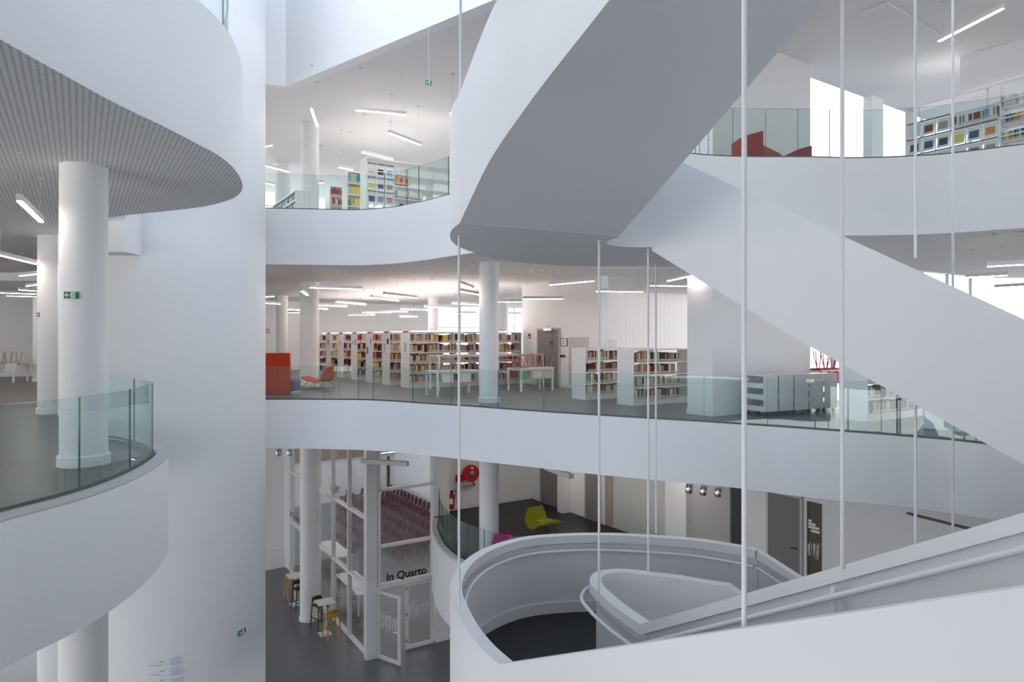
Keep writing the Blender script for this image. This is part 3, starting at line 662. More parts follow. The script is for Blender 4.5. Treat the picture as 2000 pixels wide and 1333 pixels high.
# school chairs: shell on four thin legs, used upside down on the tables
def school_chair(col, legm, label, loc, rz, flip=True, group=None):
    t = thing('school_chair', label, 'chair', loc, rz, group)
    sh = shell_seat([(.20, .45), (.05, .445), (-.14, .45), (-.19, .52), (-.21, .64), (-.235, .80)], [.20, .21, .21, .20, .19, .18], .012, [0, 0, .01, .012, .012, .01])
    lg = []
    for sx, sy in ((.17, .17), (.17, -.17), (-.17, .17), (-.17, -.17)): m = MB(); m.tube([(sx*.75, sy*.9, .44), (sx*1.25, sy*1.2, 0)], .012, 8); lg.append(m)
    fr = MB(); fr.tube([(.13, -.15, .435), (.13, .15, .435), (-.13, .15, .435), (-.13, -.15, .435)], .011, 8, closed=True)
    if flip:
        for m in [sh, fr]+lg: m.v = [(x, -y, .46-z) for x, y, z in m.v]
    sh.build('seat_shell', [col], t, smooth=60); fr.build('seat_frame', [legm], t)
    for m in lg: m.build('leg', [legm], t)
    return t
def table(label, loc, rz, L, W, H, group=None, legm=WMET, th=.03, lw=.055):
    t = thing('table', label, 'table', loc, rz, group)
    MB().box(-.02, -.02, H-th, L+.02, W+.02, H).build('tabletop', [WMET], t, bevel=.004)
    MB().box(.03, .03, H-th-.05, L-.03, W-.03, H-th).build('apron', [WMET], t, smooth=0)
    for x in (0, L-lw):
        for y in (0, W-lw): MB().box(x, y, 0, x+lw, y+lw, H-th).build('leg', [legm], t, smooth=0)
    return t
ta = Vector((-2.09, 20.05)); tb = Vector((.28, 21.9)); ta_ = ta-U*.12
table('white reading table left of the rail column with upturned chairs', (*ta_, 0), TH, 1.5, .8, .74, 'reading tables')
table('white reading table right of the rail column with upturned chairs', (*tb, 0), TH, 1.3, .8, .74, 'reading tables')
RM = mat('red_tube', (.55, .03, .03), .4); TB = mat('tan_tube', (.45, .36, .28), .4); GM = mat('grey_tube', (.3, .3, .28), .4)
H0 = .742
def on(tbl, a, b): p = tbl+U*a+V*b; return (p.x, p.y, H0)
for (tb_, a, b, rz, c, l, lab) in ((ta_, .35, .24, TH+math.pi/2, OFFW, TB, 'off-white chair upside down on the left reading table, nearest its left end'), (ta_, .95, .24, TH+math.pi/2, OFFW, TB, 'off-white chair upside down on the left reading table, beside the rail column'),
        (ta_, .5, .6, TH-math.pi/2, OFFW, GM, 'off-white chair upside down at the rear edge of the left reading table'),
        (tb, .15, .24, TH+math.pi/2, SAGE, GM, 'green chair upside down on the right reading table'), (tb, .66, .24, TH+math.pi/2, OFFW, TB, 'off-white chair upside down in the middle of the right reading table'),
        (tb, 1.12, .24, TH+math.pi/2, TAN, TB, 'beige chair upside down at the right end of the right reading table'), (tb, .25, .6, TH-math.pi/2, RM, RM, 'red-legged chair upside down behind the green one'), (tb, .72, .6, TH-math.pi/2, RM, RM, 'red-legged chair upside down behind the off-white one on the right table')):
    school_chair(c, l, lab, on(tb_, a, b), rz, group='upturned chairs on the reading tables')
th_ = Vector((-2.4, 22.3))
for i, lab in enumerate(('white high table with thin legs in front of the books, left of the rail column', 'white high table with thin legs right of the rail column, near the grey door')):
    p = th_+U*(2.25*i); table(lab, (*p, 0), TH, 1.95, .7, 1.165, 'high tables', lw=.05)
# far left table with stacked chairs
p = zp(40, 747, 0); p2 = Vector((p.x-2.95, p.y-.6))
table('white table with a dense row of upturned chairs at the far left wall', (*p2, 0), .06, 3.0, .9, .74)
for k in range(8):
    school_chair([TAN, SAGE, GREYW, OFFW][k % 4], [GM, TB][k % 2], 'chair upside down on the far left table', (p2.x+.42+k*.35, p2.y+.3+.04*(k % 3), H0), .06+math.pi/2+(.12 if k % 2 else -.08), group='upturned chairs on the far left table')
# tall table with red chairs behind the trolleys
p = Vector(xd(1606, 16.6)); table('white raised table behind the trolleys carrying upturned red chairs', (*p, 0), TH, .9, .5, .93)
for k, lab in enumerate(('red wire-legged chair upside down on the raised table, nearest the white core', 'red wire-legged chair upside down in the middle of the raised table', 'red wire-legged chair upside down on the raised table, at its right end')):
    school_chair(RM, RM, lab, (*(p+U*(.17+.3*k)+V*.22), .932), TH+math.pi/2, group='red chairs on the raised table')
# book trolleys
def trolley(loc, rz, label):
    t = thing('book_trolley', label, 'trolley', loc, rz, 'white book trolleys in a row')
    W_, D_, H_, w0 = .42, .58, .88, .11
    for y in (0, D_-.02): MB().box(0, y, w0, W_, y+.02, H_).build('side_panel', [WMET], t, smooth=0, bevel=.004)
    MB().box(0, 0, H_, W_, D_, H_+.02).build('top', [WMET], t, smooth=0)
    for z in (w0, w0+.25, w0+.5):
        m = MB(); m.box(.01, .02, z, W_-.01, D_-.02, z+.015); m.box(.0, .02, z+.02, .012, D_-.02, z+.12); m.build('tray', [WMET], t, smooth=0)
    for x in (.06, W_-.06):
        for y in (.07, D_-.07):
            m = MB(); m.lathe([(.01, -.018), (.046, -.016), (.05, 0), (.046, .016), (.01, .018)], n=16); R_ = Matrix.Translation((x, y, .05)) @ Matrix.Rotation(math.pi/2, 4, 'X'); m.v = [tuple(R_ @ Vector(q)) for q in m.v]
            m.box(x-.02, y-.025, .06, x+.02, y+.025, w0); m.build('caster', [mat('caster_grey', (.12, .125, .13), .4)], t)
    return t
p0 = zp(1492, 815.5, 0); p5 = zp(1637, 805.5, 0); dd = Vector((p5.x-p0.x, p5.y-p0.y)); rr = math.atan2(dd.y, dd.x); dd.normalize()
kids = None
for k, s in enumerate(('nearest the stair rod, its open shelves showing', 'second in the row from the open one', 'middle of the row', 'second from the bright window', 'nearest the bright window, last of the row')):
    q = Vector((p0.x, p0.y))+dd*(.472*k)
    if k == 0: tr = trolley((*q, 0), rr, 'white wheeled book trolley '+s); kids = [o for o in bpy.data.objects if o.parent == tr]
    else: dup(tr, (*q, 0), rr, 'white wheeled book trolley '+s, None, kids)
# white box on the low bookcase
p = Vector(corn[0][:2])+U*1.0+V*.2; m = MB(); m.box(0, 0, 1.44, .34, .22, 1.69); o = m.build('display_box', [WMET], bevel=.008); o.location = (*p, 0); o.rotation_euler = (0, 0, TH); tag(o, 'small white box standing on top of the left low bookcase', 'box')

# ------------------------------------------------------------------ ground floor: bar tables, stools, seminar room
def bar_table(label, px, py):
    q = zp(px, py, ZG); t = thing('bar_table', label, 'bar table', (q.x, q.y, ZG), TH, 'bar tables by the glass wall')
    MB().box(-.3, -.3, 1.09, .3, .3, 1.115).build('tabletop', [WMET], t, bevel=.005); MB().box(-.2, -.2, 0, .2, .2, .015).build('base_plate', [WMET], t, bevel=.004)
    m = MB(); m.lathe([(.035, .01), (.035, 1.09)], n=20); m.build('pole', [WMET], t)
bar_table('white square bar table between the dark green and the yellow stool', 635, 1239); bar_table('white square bar table half hidden behind the ground floor column', 577, 1181)
def stool(label, px, py, rz, mt):
    q = zp(px, py, ZG); t = thing('bar_stool', label, 'bar stool', (q.x, q.y, ZG), rz, 'wooden bar stools'); s = .2
    MB().box(-s, -s, .75, s, s, .79).build('seat', [mt], t, bevel=.012)
    for sx in (-1, 1):
        for sy in (-1, 1): MB().bar((sx*(s-.02), sy*(s-.02), .98 if sx < 0 else .76), (sx*(s+.03), sy*(s+.03), 0), .035, .035).build('leg', [mt], t, smooth=0)
    m = MB(); m.strip([(-s-.0, -s+.02, 1.02, .86), (-s-.05, 0, 1.02, .86), (-s-.0, s-.02, 1.02, .86)], .02); m.build('backrest', [mt], t)
    for z, a, b in ((.3, (s, -s), (s, s)), (.35, (-s, -s), (s, -s)), (.35, (-s, s), (s, s))): MB().bar((a[0], a[1], z), (b[0], b[1], z), .02, .03).build('footrest', [mt], t, smooth=0)
stool('honey yellow wooden bar stool in front of the nearer bar table', 648, 1246, 2.2, OAK); stool('dark green bar stool behind the nearer bar table', 625, 1225, -.7, BGREEN)
stool('honey yellow wooden bar stool at the farther bar table', 570, 1167, 2.2, OAK); stool('dark bar stool half hidden by the ground floor column', 585, 1190, -.9, BGREEN)
# glass walls of the seminar room
def place(o, loc, rz): o.location = loc; o.rotation_euler = (0, 0, rz); return o
r = glazed('window_4', GC, V, 10, ZG+.04, CB, [0, 2.0, 3.75, 5.5, 7.3, 9.6], [-6.2, -4.04], w=.09, t=.14)
r = glazed('window_5', GC+U*.12, U, 3, -6.13, CB, [.14, 2.12], [-4.9, -3.1], w=.09, t=.14)
m = MB(); m.box(-.16, -.06, ZG, .20, .2, CB); struct(place(m.build('trim_5', [WMET], smooth=0, bevel=.01), (GC.x, GC.y, 0), TH))
p = GC+U*2.25; m = MB(); m.box(0, -.05, ZG, .5, .4, CB); struct(place(m.build('trim_6', [WHITE], smooth=0), (p.x, p.y, 0), TH))
def decal(m, w, h, seed, y):
    rng = random.Random(seed); x = .0
    while x < w-.02:
        d = rng.uniform(-.05, .05); ww = rng.uniform(.008, .016); a = rng.uniform(-.04, .04); b = rng.uniform(-.1, .05)
        m.add([(x, y, h[1]+a), (x+ww, y, h[1]+a), (min(w, max(0, x+d))+ww, y, h[0]+b), (min(w, max(0, x+d)), y, h[0]+b)], [(0, 1, 2, 3)])
        x += rng.uniform(.022, .042)
def door_leaf(label, o, ang, w, hinge_left=True, hd=True, seed=1, notice=False, name='door_1'):
    r = bpy.data.objects.new(name, None); COL.objects.link(r); struct(r); r.location = (*o, ZG); r.rotation_euler = (0, 0, ang)
    h = 2.14; f = .085; m = MB(); m.box(0, -.03, .01, f, .03, h); m.box(w-f, -.03, .01, w, .03, h); m.box(f, -.03, .01, w-f, .03, .01+f+.03); m.box(f, -.03, h-f, w-f, .03, h)
    m.build('door_frame', [WMET], r, smooth=0)
    MB().box(f, -.006, .13, w-f, .006, h-f).build('pane', [PANE], r, smooth=0)
    m = MB(); decal(m, w-2*f-.02, (1.02, 1.42), seed, -.009); m.v = [(x+f+.01, y, z) for x, y, z in m.v]; m.build('decal', [DECAL], r, smooth=0, fix=False)
    if hd: MB().tube([(w-.05, -.03, 1.02), (w-.05, -.08, 1.02), (w-.2, -.08, 1.02)], .012, 8).build('door_handle', [CHROME], r)
    for z in (.25, 1.1, 1.95): MB().box(-.012, -.045, z, .03, -.025, z+.1).build('hinge', [CHROME], r, smooth=0)
    if notice:
        for k in range(4): MB().box(.16, -.012, 1.56-.035*k, .16+[.14, .32, .32, .12][k], -.008, 1.575-.035*k).build('decal', [DECAL], r, smooth=0)
    return r
hp = GC+U*.25; door_leaf('', hp+Vector((.0, -.05)), TH-math.radians(66), .95, seed=3)
d2 = GC+U*1.2; door_leaf('', d2, TH, .97, seed=4, notice=True, hd=False, name='door_2')
d3 = GC+U*2.3; door_leaf('', d3, TH, .95, seed=5, hd=False, name='door_3')
m = MB(); m.box(.14, -.05, -.0, 2.3, .05, .09); struct(place(m.build('trim_7', [WMET], smooth=0), (GC.x, GC.y, -6.24), TH))
cu = bpy.data.curves.new('lettering', 'FONT'); cu.body = 'In Quarto'; cu.size = .345; cu.extrude = .004; cu.offset = .008
lt = bpy.data.objects.new('lettering', cu); COL.objects.link(lt); p = GC+U*.5-V*.06; lt.location = (p.x, p.y, -6.02); lt.rotation_euler = (math.pi/2, 0, TH)
cu.materials.append(BLACK)
def solid(o):
    me = bpy.data.meshes.new_from_object(o.evaluated_get(bpy.context.evaluated_depsgraph_get())); n = bpy.data.objects.new('lettering', me); COL.objects.link(n); n.location = o.location; n.rotation_euler = o.rotation_euler; bpy.data.objects.remove(o); return n
lt.name = 'text_source'; lt = solid(lt); tag(lt, 'black In Quarto lettering on the glass above the open door', 'lettering')
for txt, a, z, sz, lab in (('In Quarto', 9.5, -5.95, .42, 'black lettering on the far glass pane left of the ground floor column'), ('Mensa', 5.4, -3.85, .42, 'reflected lettering modelled in dark letters on the upper glass of the seminar room')):
    c2 = bpy.data.curves.new('lettering', 'FONT'); c2.body = txt; c2.size = sz; c2.extrude = .004; c2.materials.append(mat('grey_letter', (.10, .10, .12), .5))
    o = bpy.data.objects.new('lettering', c2); COL.objects.link(o)
    if txt == 'Mensa': p = GC+V*3.3-U*.02+U*.1; o.location = (p.x, p.y, z); o.rotation_euler = (math.pi/2, 0, TH+math.pi/2)  # reversed letters stand in for a reflection in the glass
    else: p = GC+V*a-U*.08; o.location = (p.x, p.y, z); o.rotation_euler = (math.pi/2, 0, TH-math.pi/2)
    o.name = 'text_source'; o = solid(o); tag(o, lab, 'lettering')
# wood slat band, boards on the back wall of the seminar room
wb = GC+V*20.95
m = MB(); m.box(-1, -.02, -5.75, 16, .02, CB, 0)
for k in range(150): m.box(-.9+k*.11, -.07, -5.75, -.84+k*.11, -.02, CB, 1)
struct(place(m.build('trim_8', [mat('slat_back', (.60, .56, .52), .7), SLAT], smooth=0), (wb.x, wb.y, 0), TH))
m = MB(); m.box(0, -.04, -5.9, .16, 0, ZG); struct(place(m.build('trim_9', [GREYW], smooth=0), (*(wb+U*10.6), 0), TH))
m = MB(); m.box(0, -.04, -5.9, .16, 0, ZG); struct(place(m.build('trim_10', [DARK], smooth=0), (*(wb+U*9.0), 0), TH))
tb2 = thing('wall_banner', 'large pale banner with blue-grey drawings on the back wall of the seminar room', 'banner', (*(wb+U*11.0-V*.1), 0), TH)
MB().box(0, -.03, -7.6, 1.8, 0, -5.1).build('sheet', [mat('banner_white', (.78, .80, .83), .6)], tb2, smooth=0)
m = MB(); rng = random.Random(2)
for k in range(9): x = rng.uniform(.1, 1.3); z = rng.uniform(-7.2, -5.7); m.add([(x, -.034, z), (x+rng.uniform(.2, .4), -.034, z+rng.uniform(-.05, .1)), (x+rng.uniform(.1, .3), -.034, z+rng.uniform(.1, .3))], [(0, 1, 2)])
m.build('drawing', [GRAPH], tb2, smooth=0, fix=False)
# rows of maroon chairs
pt = thing('seminar_chair', 'maroon shell chair in the long rows behind the seminar room glass', 'chair', (0, 0, ZG), 0, 'rows of maroon chairs in the seminar room')
a1 = shell_seat([(.22, .45), (.05, .435), (-.15, .45), (-.21, .53), (-.235, .66), (-.26, .84)], [.20, .23, .22, .21, .22, .15], .015, [0, .01, .02, .02, .02, .01]).build('seat_shell', [MAROON], pt, smooth=60)
m = MB()
for sy in (-1, 1): m.tube([(.22, sy*.22, 0), (.12, sy*.16, .43), (-.12, sy*.16, .43), (-.24, sy*.22, 0)], .013, 6)
m.tube([(.0, -.16, .43), (.0, .16, .43)], .012, 6)
a2 = m.build('leg_frame', [mat('rose_legs', (.22, .08, .07), .4)], pt)
a3 = MB().box(-.275, -.07, .55, -.262, .07, .76).build('back_tag', [mat('tag_white', (.62, .60, .60), .5)], pt, smooth=0)
first = True
rng = random.Random(3)
for a in range(7):
    for b in range(22):
        aa = 3.0+a*.95; bb = 8.6+b*.55+(a % 2)*.1
        q = GC+U*aa+V*bb
        px = 1000+F*q.x/q.y
        if not (652 < px < 858) or (a < 2 and b < 4) or (a > 4 and b < 3 and rng.random() < .6): continue
        rz = TH+math.pi+rng.uniform(-.08, .08)
        if first: pt.location = (q.x, q.y, ZG); pt.rotation_euler = (0, 0, rz); first = False
        else: dup(pt, (q.x, q.y, ZG), rz, None, None, [a1, a2, a3])
# white desks inside, seen through the left glass
for k, (a, b, lab) in enumerate(((1.6, 3.4, 'white long table inside the seminar room beyond the corner post'), (2.2, 8.0, 'white long table farther inside the seminar room'))):
    q = GC+U*a+V*b; table(lab, (q.x, q.y, ZG), TH+math.pi/2, 2.6, .8, .78)
# low partition at the far end
q = zp(516, 1116, ZG); q2 = zp(557, 1108, ZG); m = MB(); m.strip([(q.x-1.5, q.y-.3, ZG+.82, ZG), (q.x, q.y, ZG+.82, ZG), (q2.x, q2.y, ZG+.82, ZG)], .1); o = m.build('low_partition', [WHITE]); tag(o, 'low white partition at the far end of the ground floor left of the column', 'partition')

# ------------------------------------------------------------------ doors, panels, wall fittings
def wallbox(o, d, px0, px1, z0, z1, proud, mt, name, thick=.03, base=None):
    """box on the wall line o + t*d between two sight columns"""
    t0, t1 = onray(px0, o, d), onray(px1, o, d); b = base if base is not None else o+d*t0
    L = (t1-t0); rz = math.atan2(d.y, d.x); m = MB(); m.box(0, -proud-thick, z0, L, -proud, z1)
    ob = m.build(name, [mt], smooth=0); ob.location = (*(o+d*t0), 0); ob.rotation_euler = (0, 0, rz); return ob, (o+d*t0), rz, L
D = -V
def door(name, o, d, px0, px1, z, h, mt, handle=True, two=False):
    ob, p, rz, L = wallbox(o, d, px0, px1, z, z+h, .005, mt, name, .04); struct(ob)
    fr = MB(); fr.box(-.06, -.06, z, 0, 0, z+h+.06); fr.box(L, -.06, z, L+.06, 0, z+h+.06); fr.box(0, -.06, z+h, L, 0, z+h+.06); fr.build('door_frame', [mat('frame_grey', (.55, .53, .52), .5)], ob, smooth=0)
    if handle: MB().tube([(L-.08, -.045, z+1.03), (L-.08, -.1, z+1.03), (L-.22, -.1, z+1.03)], .012, 8).build('door_handle', [BLACK], ob)
    if two: MB().box(L*.7, -.05, z, L*.7+.012, -.044, z+h).build('leaf_gap', [mat('gap_dark', (.1, .09, .09), .6)], ob, smooth=0)
    return ob, p, rz, L
ob, p, rz, L = door('door_4', DWO, D, 1052.5, 1093, 0, 2.02, GREYD, False, True)
MB().box(L*.4, -.16, 1.98, L*.78, -.05, 2.1).build('door_closer', [CHROME], ob, smooth=0)
MB().lathe([(.09, 1.5), (.09, 1.502)], (L*.68, -.05, 0), 16).build('notice', [RED], ob) if False else MB().box(L*.6, -.052, 1.48, L*.76, -.046, 1.62).build('notice', [mat('faded_red', (.30, .05, .07), .5)], ob, smooth=0)
def wallthing(name, label, cat, o, d, px0, px1, zc, h, mt, proud=.0, thick=.02, parts=()):
    t0, t1 = onray(px0, o, d), onray(px1, o, d); rz = math.atan2(d.y, d.x); L = t1-t0; q = o+d*t0
    t = thing(name, label, cat, (*q, zc), rz); MB().box(0, -proud-thick, -h/2, L, -proud, h/2).build('panel', [mt], t, smooth=0)
    for (nm_, x0, z0, x1, z1, m2) in parts: MB().box(L*x0, -proud-thick-.004, h*z0, L*x1, -proud-thick, h*z1).build(nm_, [m2], t, smooth=0)
    return t
zc = lambda py, px, o, d: (lambda q: E-(py-HY)/F*q.y)(o+d*onray(px, o, d))
wallthing('picture_frame', 'small black framed drawing right of the grey double door', 'picture', DWO, D, 1096, 1108.5, zc(669, 1102, DWO, D), .28, BLACK, parts=[('picture', .08, -.44, .92, .44, SIGNW), ('sketch', .3, -.25, .65, .25, NG)])
wallthing('exit_sign', 'small white exit sign high above the grey double door', 'sign', DWO, D, 1067, 1073, zc(638.5, 1070, DWO, D), .1, SIGNW, parts=[('symbol', .42, -.4, .58, .4, BLACK)])
wallthing('fire_sign', 'small red notice left of the grey double door', 'sign', DWO, D, 1032, 1036.5, zc(657, 1034, DWO, D), .18, RED, parts=[('symbol', .25, -.35, .75, 0, SIGNW)])
wallthing('alarm_button', 'black and red call boxes right of the grey double door', 'switch', DWO, D, 1095, 1104, zc(696, 1100, DWO, D), .09, BLACK, parts=[('red_button', .55, -.4, .98, .4, RED)])
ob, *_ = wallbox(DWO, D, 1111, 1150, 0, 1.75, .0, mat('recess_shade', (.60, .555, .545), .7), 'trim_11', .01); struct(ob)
wallthing('fire_sign', 'red and white fire notice on the far wall left of the slim column', 'sign', BW, U, 520, 526.5, zc(647, 523, BW, U), .22, RED, parts=[('symbol', .15, -.35, .45, .3, SIGNW), ('arrow', .55, -.3, .85, .35, SIGNW)])
# mezzanine wall
door('door_5', WMO, WMD, 1058, 1103, ZM, 2.9, GREYD, False); door('door_6', WMO, WMD, 1146, 1176, ZM, 2.9, GREYD, False)
for i, (a, b, pr, th2, mt) in enumerate(((1104.5, 1115, 0, .35, WHITE), (1177.5, 1184, 0, .06, WMET), (1184, 1197, 0, .03, mat('warm_glow_glass', (.42, .36, .29), .2)), (1198, 1306, 0, .02, mat('frosted_panel', (.58, .59, .58), .35)), (1308, 1349, 0, .18, WHITE), (1350.5, 1427, 0, .03, GREYW), (1428, 1449, 0, .012, DARK))):
    ob, *_ = wallbox(WMO, WMD, a, b, ZM, CB, pr, mt, 'trim_%d' % (12+i), th2); struct(ob)
door('door_7', WMO, WMD, 1503.5, 1565, ZM, 2.2, GREYD)
ob, p, rz, L = wallbox(WMO, WMD, 1577, 1605, ZM, ZM+2.18, .0, BROWN, 'window_6', .025); struct(ob)
m = MB(); m.box(.05, -.029, .0, .06, -.026, 2.18); m.v = [(x, y, z+ZM) for x, y, z in m.v]; m.build('frame_line', [BLACK], ob, smooth=0)
for k, (x0, x1, zz) in enumerate(((.12, .35, 1.72), (.12, .62, 1.65), (.12, .88, 1.58), (.3, .9, 1.50))): MB().box(L*x0, -.031, ZM+zz, L*x1, -.027, ZM+zz+.055).build('decal', [SIGNW], ob, smooth=0)
m = MB(); decal(m, L*.85, (.98, 1.25), 9, -.03); m.v = [(x+L*.1, y, z+ZM) for x, y, z in m.v]; m.build('decal', [DECAL], ob, smooth=0, fix=False)
# hose reel, tray and extinguisher on the mezzanine back wall
HW = Vector((-2.3, 23.3)); HD = (WMO-HW).normalized(); HN = Vector((HD.y, -HD.x))
ht = onray(915, HW, HD); q = HW+HD*ht+HN*.16; rz = math.atan2(HD.y, HD.x); zz = E-(925-HY)/F*q.y
t = thing('fire_hose_reel', 'round red fire hose reel on the mezzanine wall left of the column', 'hose reel', (q.x, q.y, zz), rz)
RX = Matrix.Rotation(math.pi/2, 4, 'X')
def disc(m, prof, n=32): 
    k = MB(); k.lathe(prof, n=n); k.v = [tuple(RX @ Vector(v)) for v in k.v]; return k
disc(None, [(.08, -.09), (.27, -.09), (.29, -.06), (.27, .06), (.29, .09), (.08, .09)]).build('drum', [RED], t); disc(None, [(.03, .09), (.10, .095), (.10, .115), (.03, .12)], 20).build('hub', [CHROME], t)
MB().box(-.05, -.13, .17, .05, -.105, .23).build('label', [SIGNW], t, smooth=0); MB().box(-.52, -.03, -.25, -.24, .12, -.02).build('valve_box', [RED], t, bevel=.01)
MB().tube([(.03, -.08, -.27), (.06, -.1, -.36), (.12, -.1, -.4)], .02, 8).build('nozzle', [BLACK], t); MB().box(-.4, -.05, -.45, .16, .12, -.43).build('tray', [GREYW], t, smooth=0)
q = dp(882, 976, 23.1); t = thing('fire_extinguisher', 'red fire extinguisher with black hose at the left end of the mezzanine', 'fire extinguisher', (q.x, q.y, q.z-.32), 0)
MB().lathe([(.08, 0), (.095, .02), (.095, .42), (.075, .5), (.03, .53)], n=24).build('cylinder', [RED], t); MB().box(-.04, -.02, .53, .05, .02, .62).build('valve', [BLACK], t); MB().tube([(.04, 0, .58), (.13, -.03, .66), (.11, -.05, .45), (.1, -.06, .3)], .014, 8).build('hose', [BLACK], t); MB().box(-.06, -.1, .18, .06, -.093, .36).build('label', [SIGNW], t, smooth=0)
# exit signs
def exit_sign(label, loc, rz, w, h, arrow=True, hang=0):
    t = thing('exit_sign', label, 'exit sign', loc, rz); MB().box(-w/2, -.012, -h/2, w/2, .012, h/2).build('panel', [GREEN], t, smooth=0)
    y = -.014; m = MB(); a = -w*.28
    m.add([(a-w*.2, y, 0), (a-w*.02, y, h*.40), (a+w*.04, y, h*.40), (a-w*.08, y, h*.1), (a+w*.14, y, h*.1), (a+w*.14, y, -h*.1), (a-w*.08, y, -h*.1), (a+w*.04, y, -h*.40), (a-w*.02, y, -h*.40)], [tuple(range(9))])
    if arrow: m.build('arrow', [SIGNW], t, smooth=0, fix=False)
    MB().add([(-w*.06, y, -h*.46), (w*.26, y, -h*.46), (w*.26, y, h*.46), (-w*.06, y, h*.46)], [(0, 1, 2, 3)]).build('doorway', [SIGNW], t, smooth=0, fix=False)
    m = MB(); y = -.016; s = h*.4; c = w*.1
    for A, B, ww in (((.05, .35), (-.02, -.05), .16), ((-.02, -.05), (.35, -.4), .12), ((.35, -.4), (.5, -.4), .1), ((-.02, -.05), (-.25, -.6), .12), ((-.25, -.6), (-.5, -1), .12), ((.05, .3), (.5, .1), .1), ((.05, .3), (-.45, .2), .1)): 
        A = Vector(A)*s; B = Vector(B)*s; d = (B-A).normalized(); nn = Vector((-d.y, d.x))*ww*s/2
        m.add([(c+p.x, y, p.y) for p in (A+nn, A-nn, B-nn, B+nn)], [(0, 1, 2, 3)])
    m.add([(c+s*(.12+.14*math.cos(k)), y, s*(.62+.14*math.sin(k))) for k in [2*math.pi*j/12 for j in range(12)]], [tuple(range(12))])
    m.build('running_figure', [GREEN], t, smooth=0, fix=False)
    if hang: MB().tube([(0, 0, h/2), (0, 0, h/2+hang)], .006, 6).build('hanger', [STEELC], t)
    return t
q = dp(139.5, 577, 8.93); exit_sign('green running-figure exit sign with arrow on the nearest left column', (q.x, q.y, q.z), math.atan2(q.x, -q.y)+math.pi-.15, .165, .088)
q = dp(83, 615, 15.27); exit_sign('small green exit sign on the second left column', (q.x-.06, q.y+.03, q.z), math.atan2(q.x, -q.y)+math.pi-.5, .17, .09)
q = dp(837, 162, 15.5); exit_sign('tiny green exit sign under the upper floor ceiling', (q.x, q.y, q.z), .5, .13, .1, hang=roofz(q.x, q.y)-q.z-.05)
q = dp(804, 598.5, 27); exit_sign('small green exit sign hanging over the tall bookcases', (q.x, q.y, q.z), .2, .14, .09, hang=CU-q.z-.045)
tw = Vector(TW); ang = math.radians(-51); q = tw+Vector((math.cos(ang), math.sin(ang)))*(TR+.02)
th = onray(484, (0, 0), (0, 1)) if False else 0
best = min((abs(1000+F*(tw.x+(TR+.02)*math.cos(a))/(tw.y+(TR+.02)*math.sin(a))-484), a) for a in [math.radians(-90+k*.5) for k in range(140)])[1]
q = tw+Vector((math.cos(best), math.sin(best)))*(TR+.03); t = exit_sign('dark exit sign low on the white tower', (q.x, q.y, E-(1235-HY)/F*q.y), best+math.pi/2, .21, .11)
# direction text on the foot of the tower
best = min((abs(1000+F*(tw.x+(TR+.02)*math.cos(a))/(tw.y+(TR+.02)*math.sin(a))-332), a) for a in [math.radians(-120+k*.5) for k in range(140)])[1]
q = tw+Vector((math.cos(best), math.sin(best)))*(TR+.03); z1 = E-(1288-HY)/F*q.y
t = thing('wayfinding_text', 'pale blue-grey directions printed on the foot of the white tower', 'sign', (q.x, q.y, z1), best+math.pi/2)
m = MB(); rng = random.Random(4)
for k in range(20):
    x0 = -.0; 
    if k % 5 != 4: m.add([(x, -.002-.0+.06*0, z) for x, z in ((0, -k*.055), (rng.uniform(.25, .48), -k*.055), (.3, -k*.055-.016), (0, -k*.055-.016))], [(0, 1, 2, 3)])
m.build('text_lines', [GRAPH], t, smooth=0, fix=False)
m = MB()
for k in range(5):
    z = -.08-k*.24
    m.add([(-.45, .02, z), (-.2, .0, z-.06), (-.2, .0, z-.075), (-.45, .02, z-.018)], [(0, 1, 2, 3)]).add([(-.25, 0, z+.04), (-.16, 0, z+.06), (-.12, 0, z+.03), (-.2, 0, z+.02)], [(0, 1, 2, 3)])
m.build('map_sketch', [GRAPH], t, smooth=0, fix=False); t.scale = (.8, .8, .8)
FAR.build('books', BM, None, smooth=0, fix=False)
bk = bpy.data.objects['books']; tag(bk, 'dense rows of books on the tall bookcases and the upper floor shelves', 'books', None, 'stuff')
# ------------------------------------------------------------------ pendant lamps
def lamp(label, a, b, ceil, group=None, w=.07, h=.085, cables=True, off=False, hous=None):
    a, b = Vector(a), Vector(b); c = (a+b)/2; d = b-a; L = math.hypot(d.x, d.y); rz = math.atan2(d.y, d.x); dz = d.z/2
    t = thing('pendant_lamp', label, 'pendant lamp', tuple(c), rz, group)
    MB().box(-L/2, -w/2, .012, L/2, w/2, h+.012).build('housing', [hous or HOUS], t, smooth=0, bevel=.004)
    MB().box(-L/2+.01, -w/2+.006, 0, L/2-.01, w/2-.006, .0125).build('diffuser', [(hous or HOUS) if off else LAMPM], t, smooth=0)
    cz = ceil(c.x, c.y) if callable(ceil) else ceil
    if cables:
        for s in (-1, 1):
            m = MB(); m.tube([(s*(L/2-.12), 0, h), (s*(L/2-.12), 0, cz-c.z)], .0025, 5); m.box(s*(L/2-.12)-.03, -.03, cz-c.z-.02, s*(L/2-.12)+.03, .03, cz-c.z); m.build('cable', [STEELC], t, smooth=0)
    return t
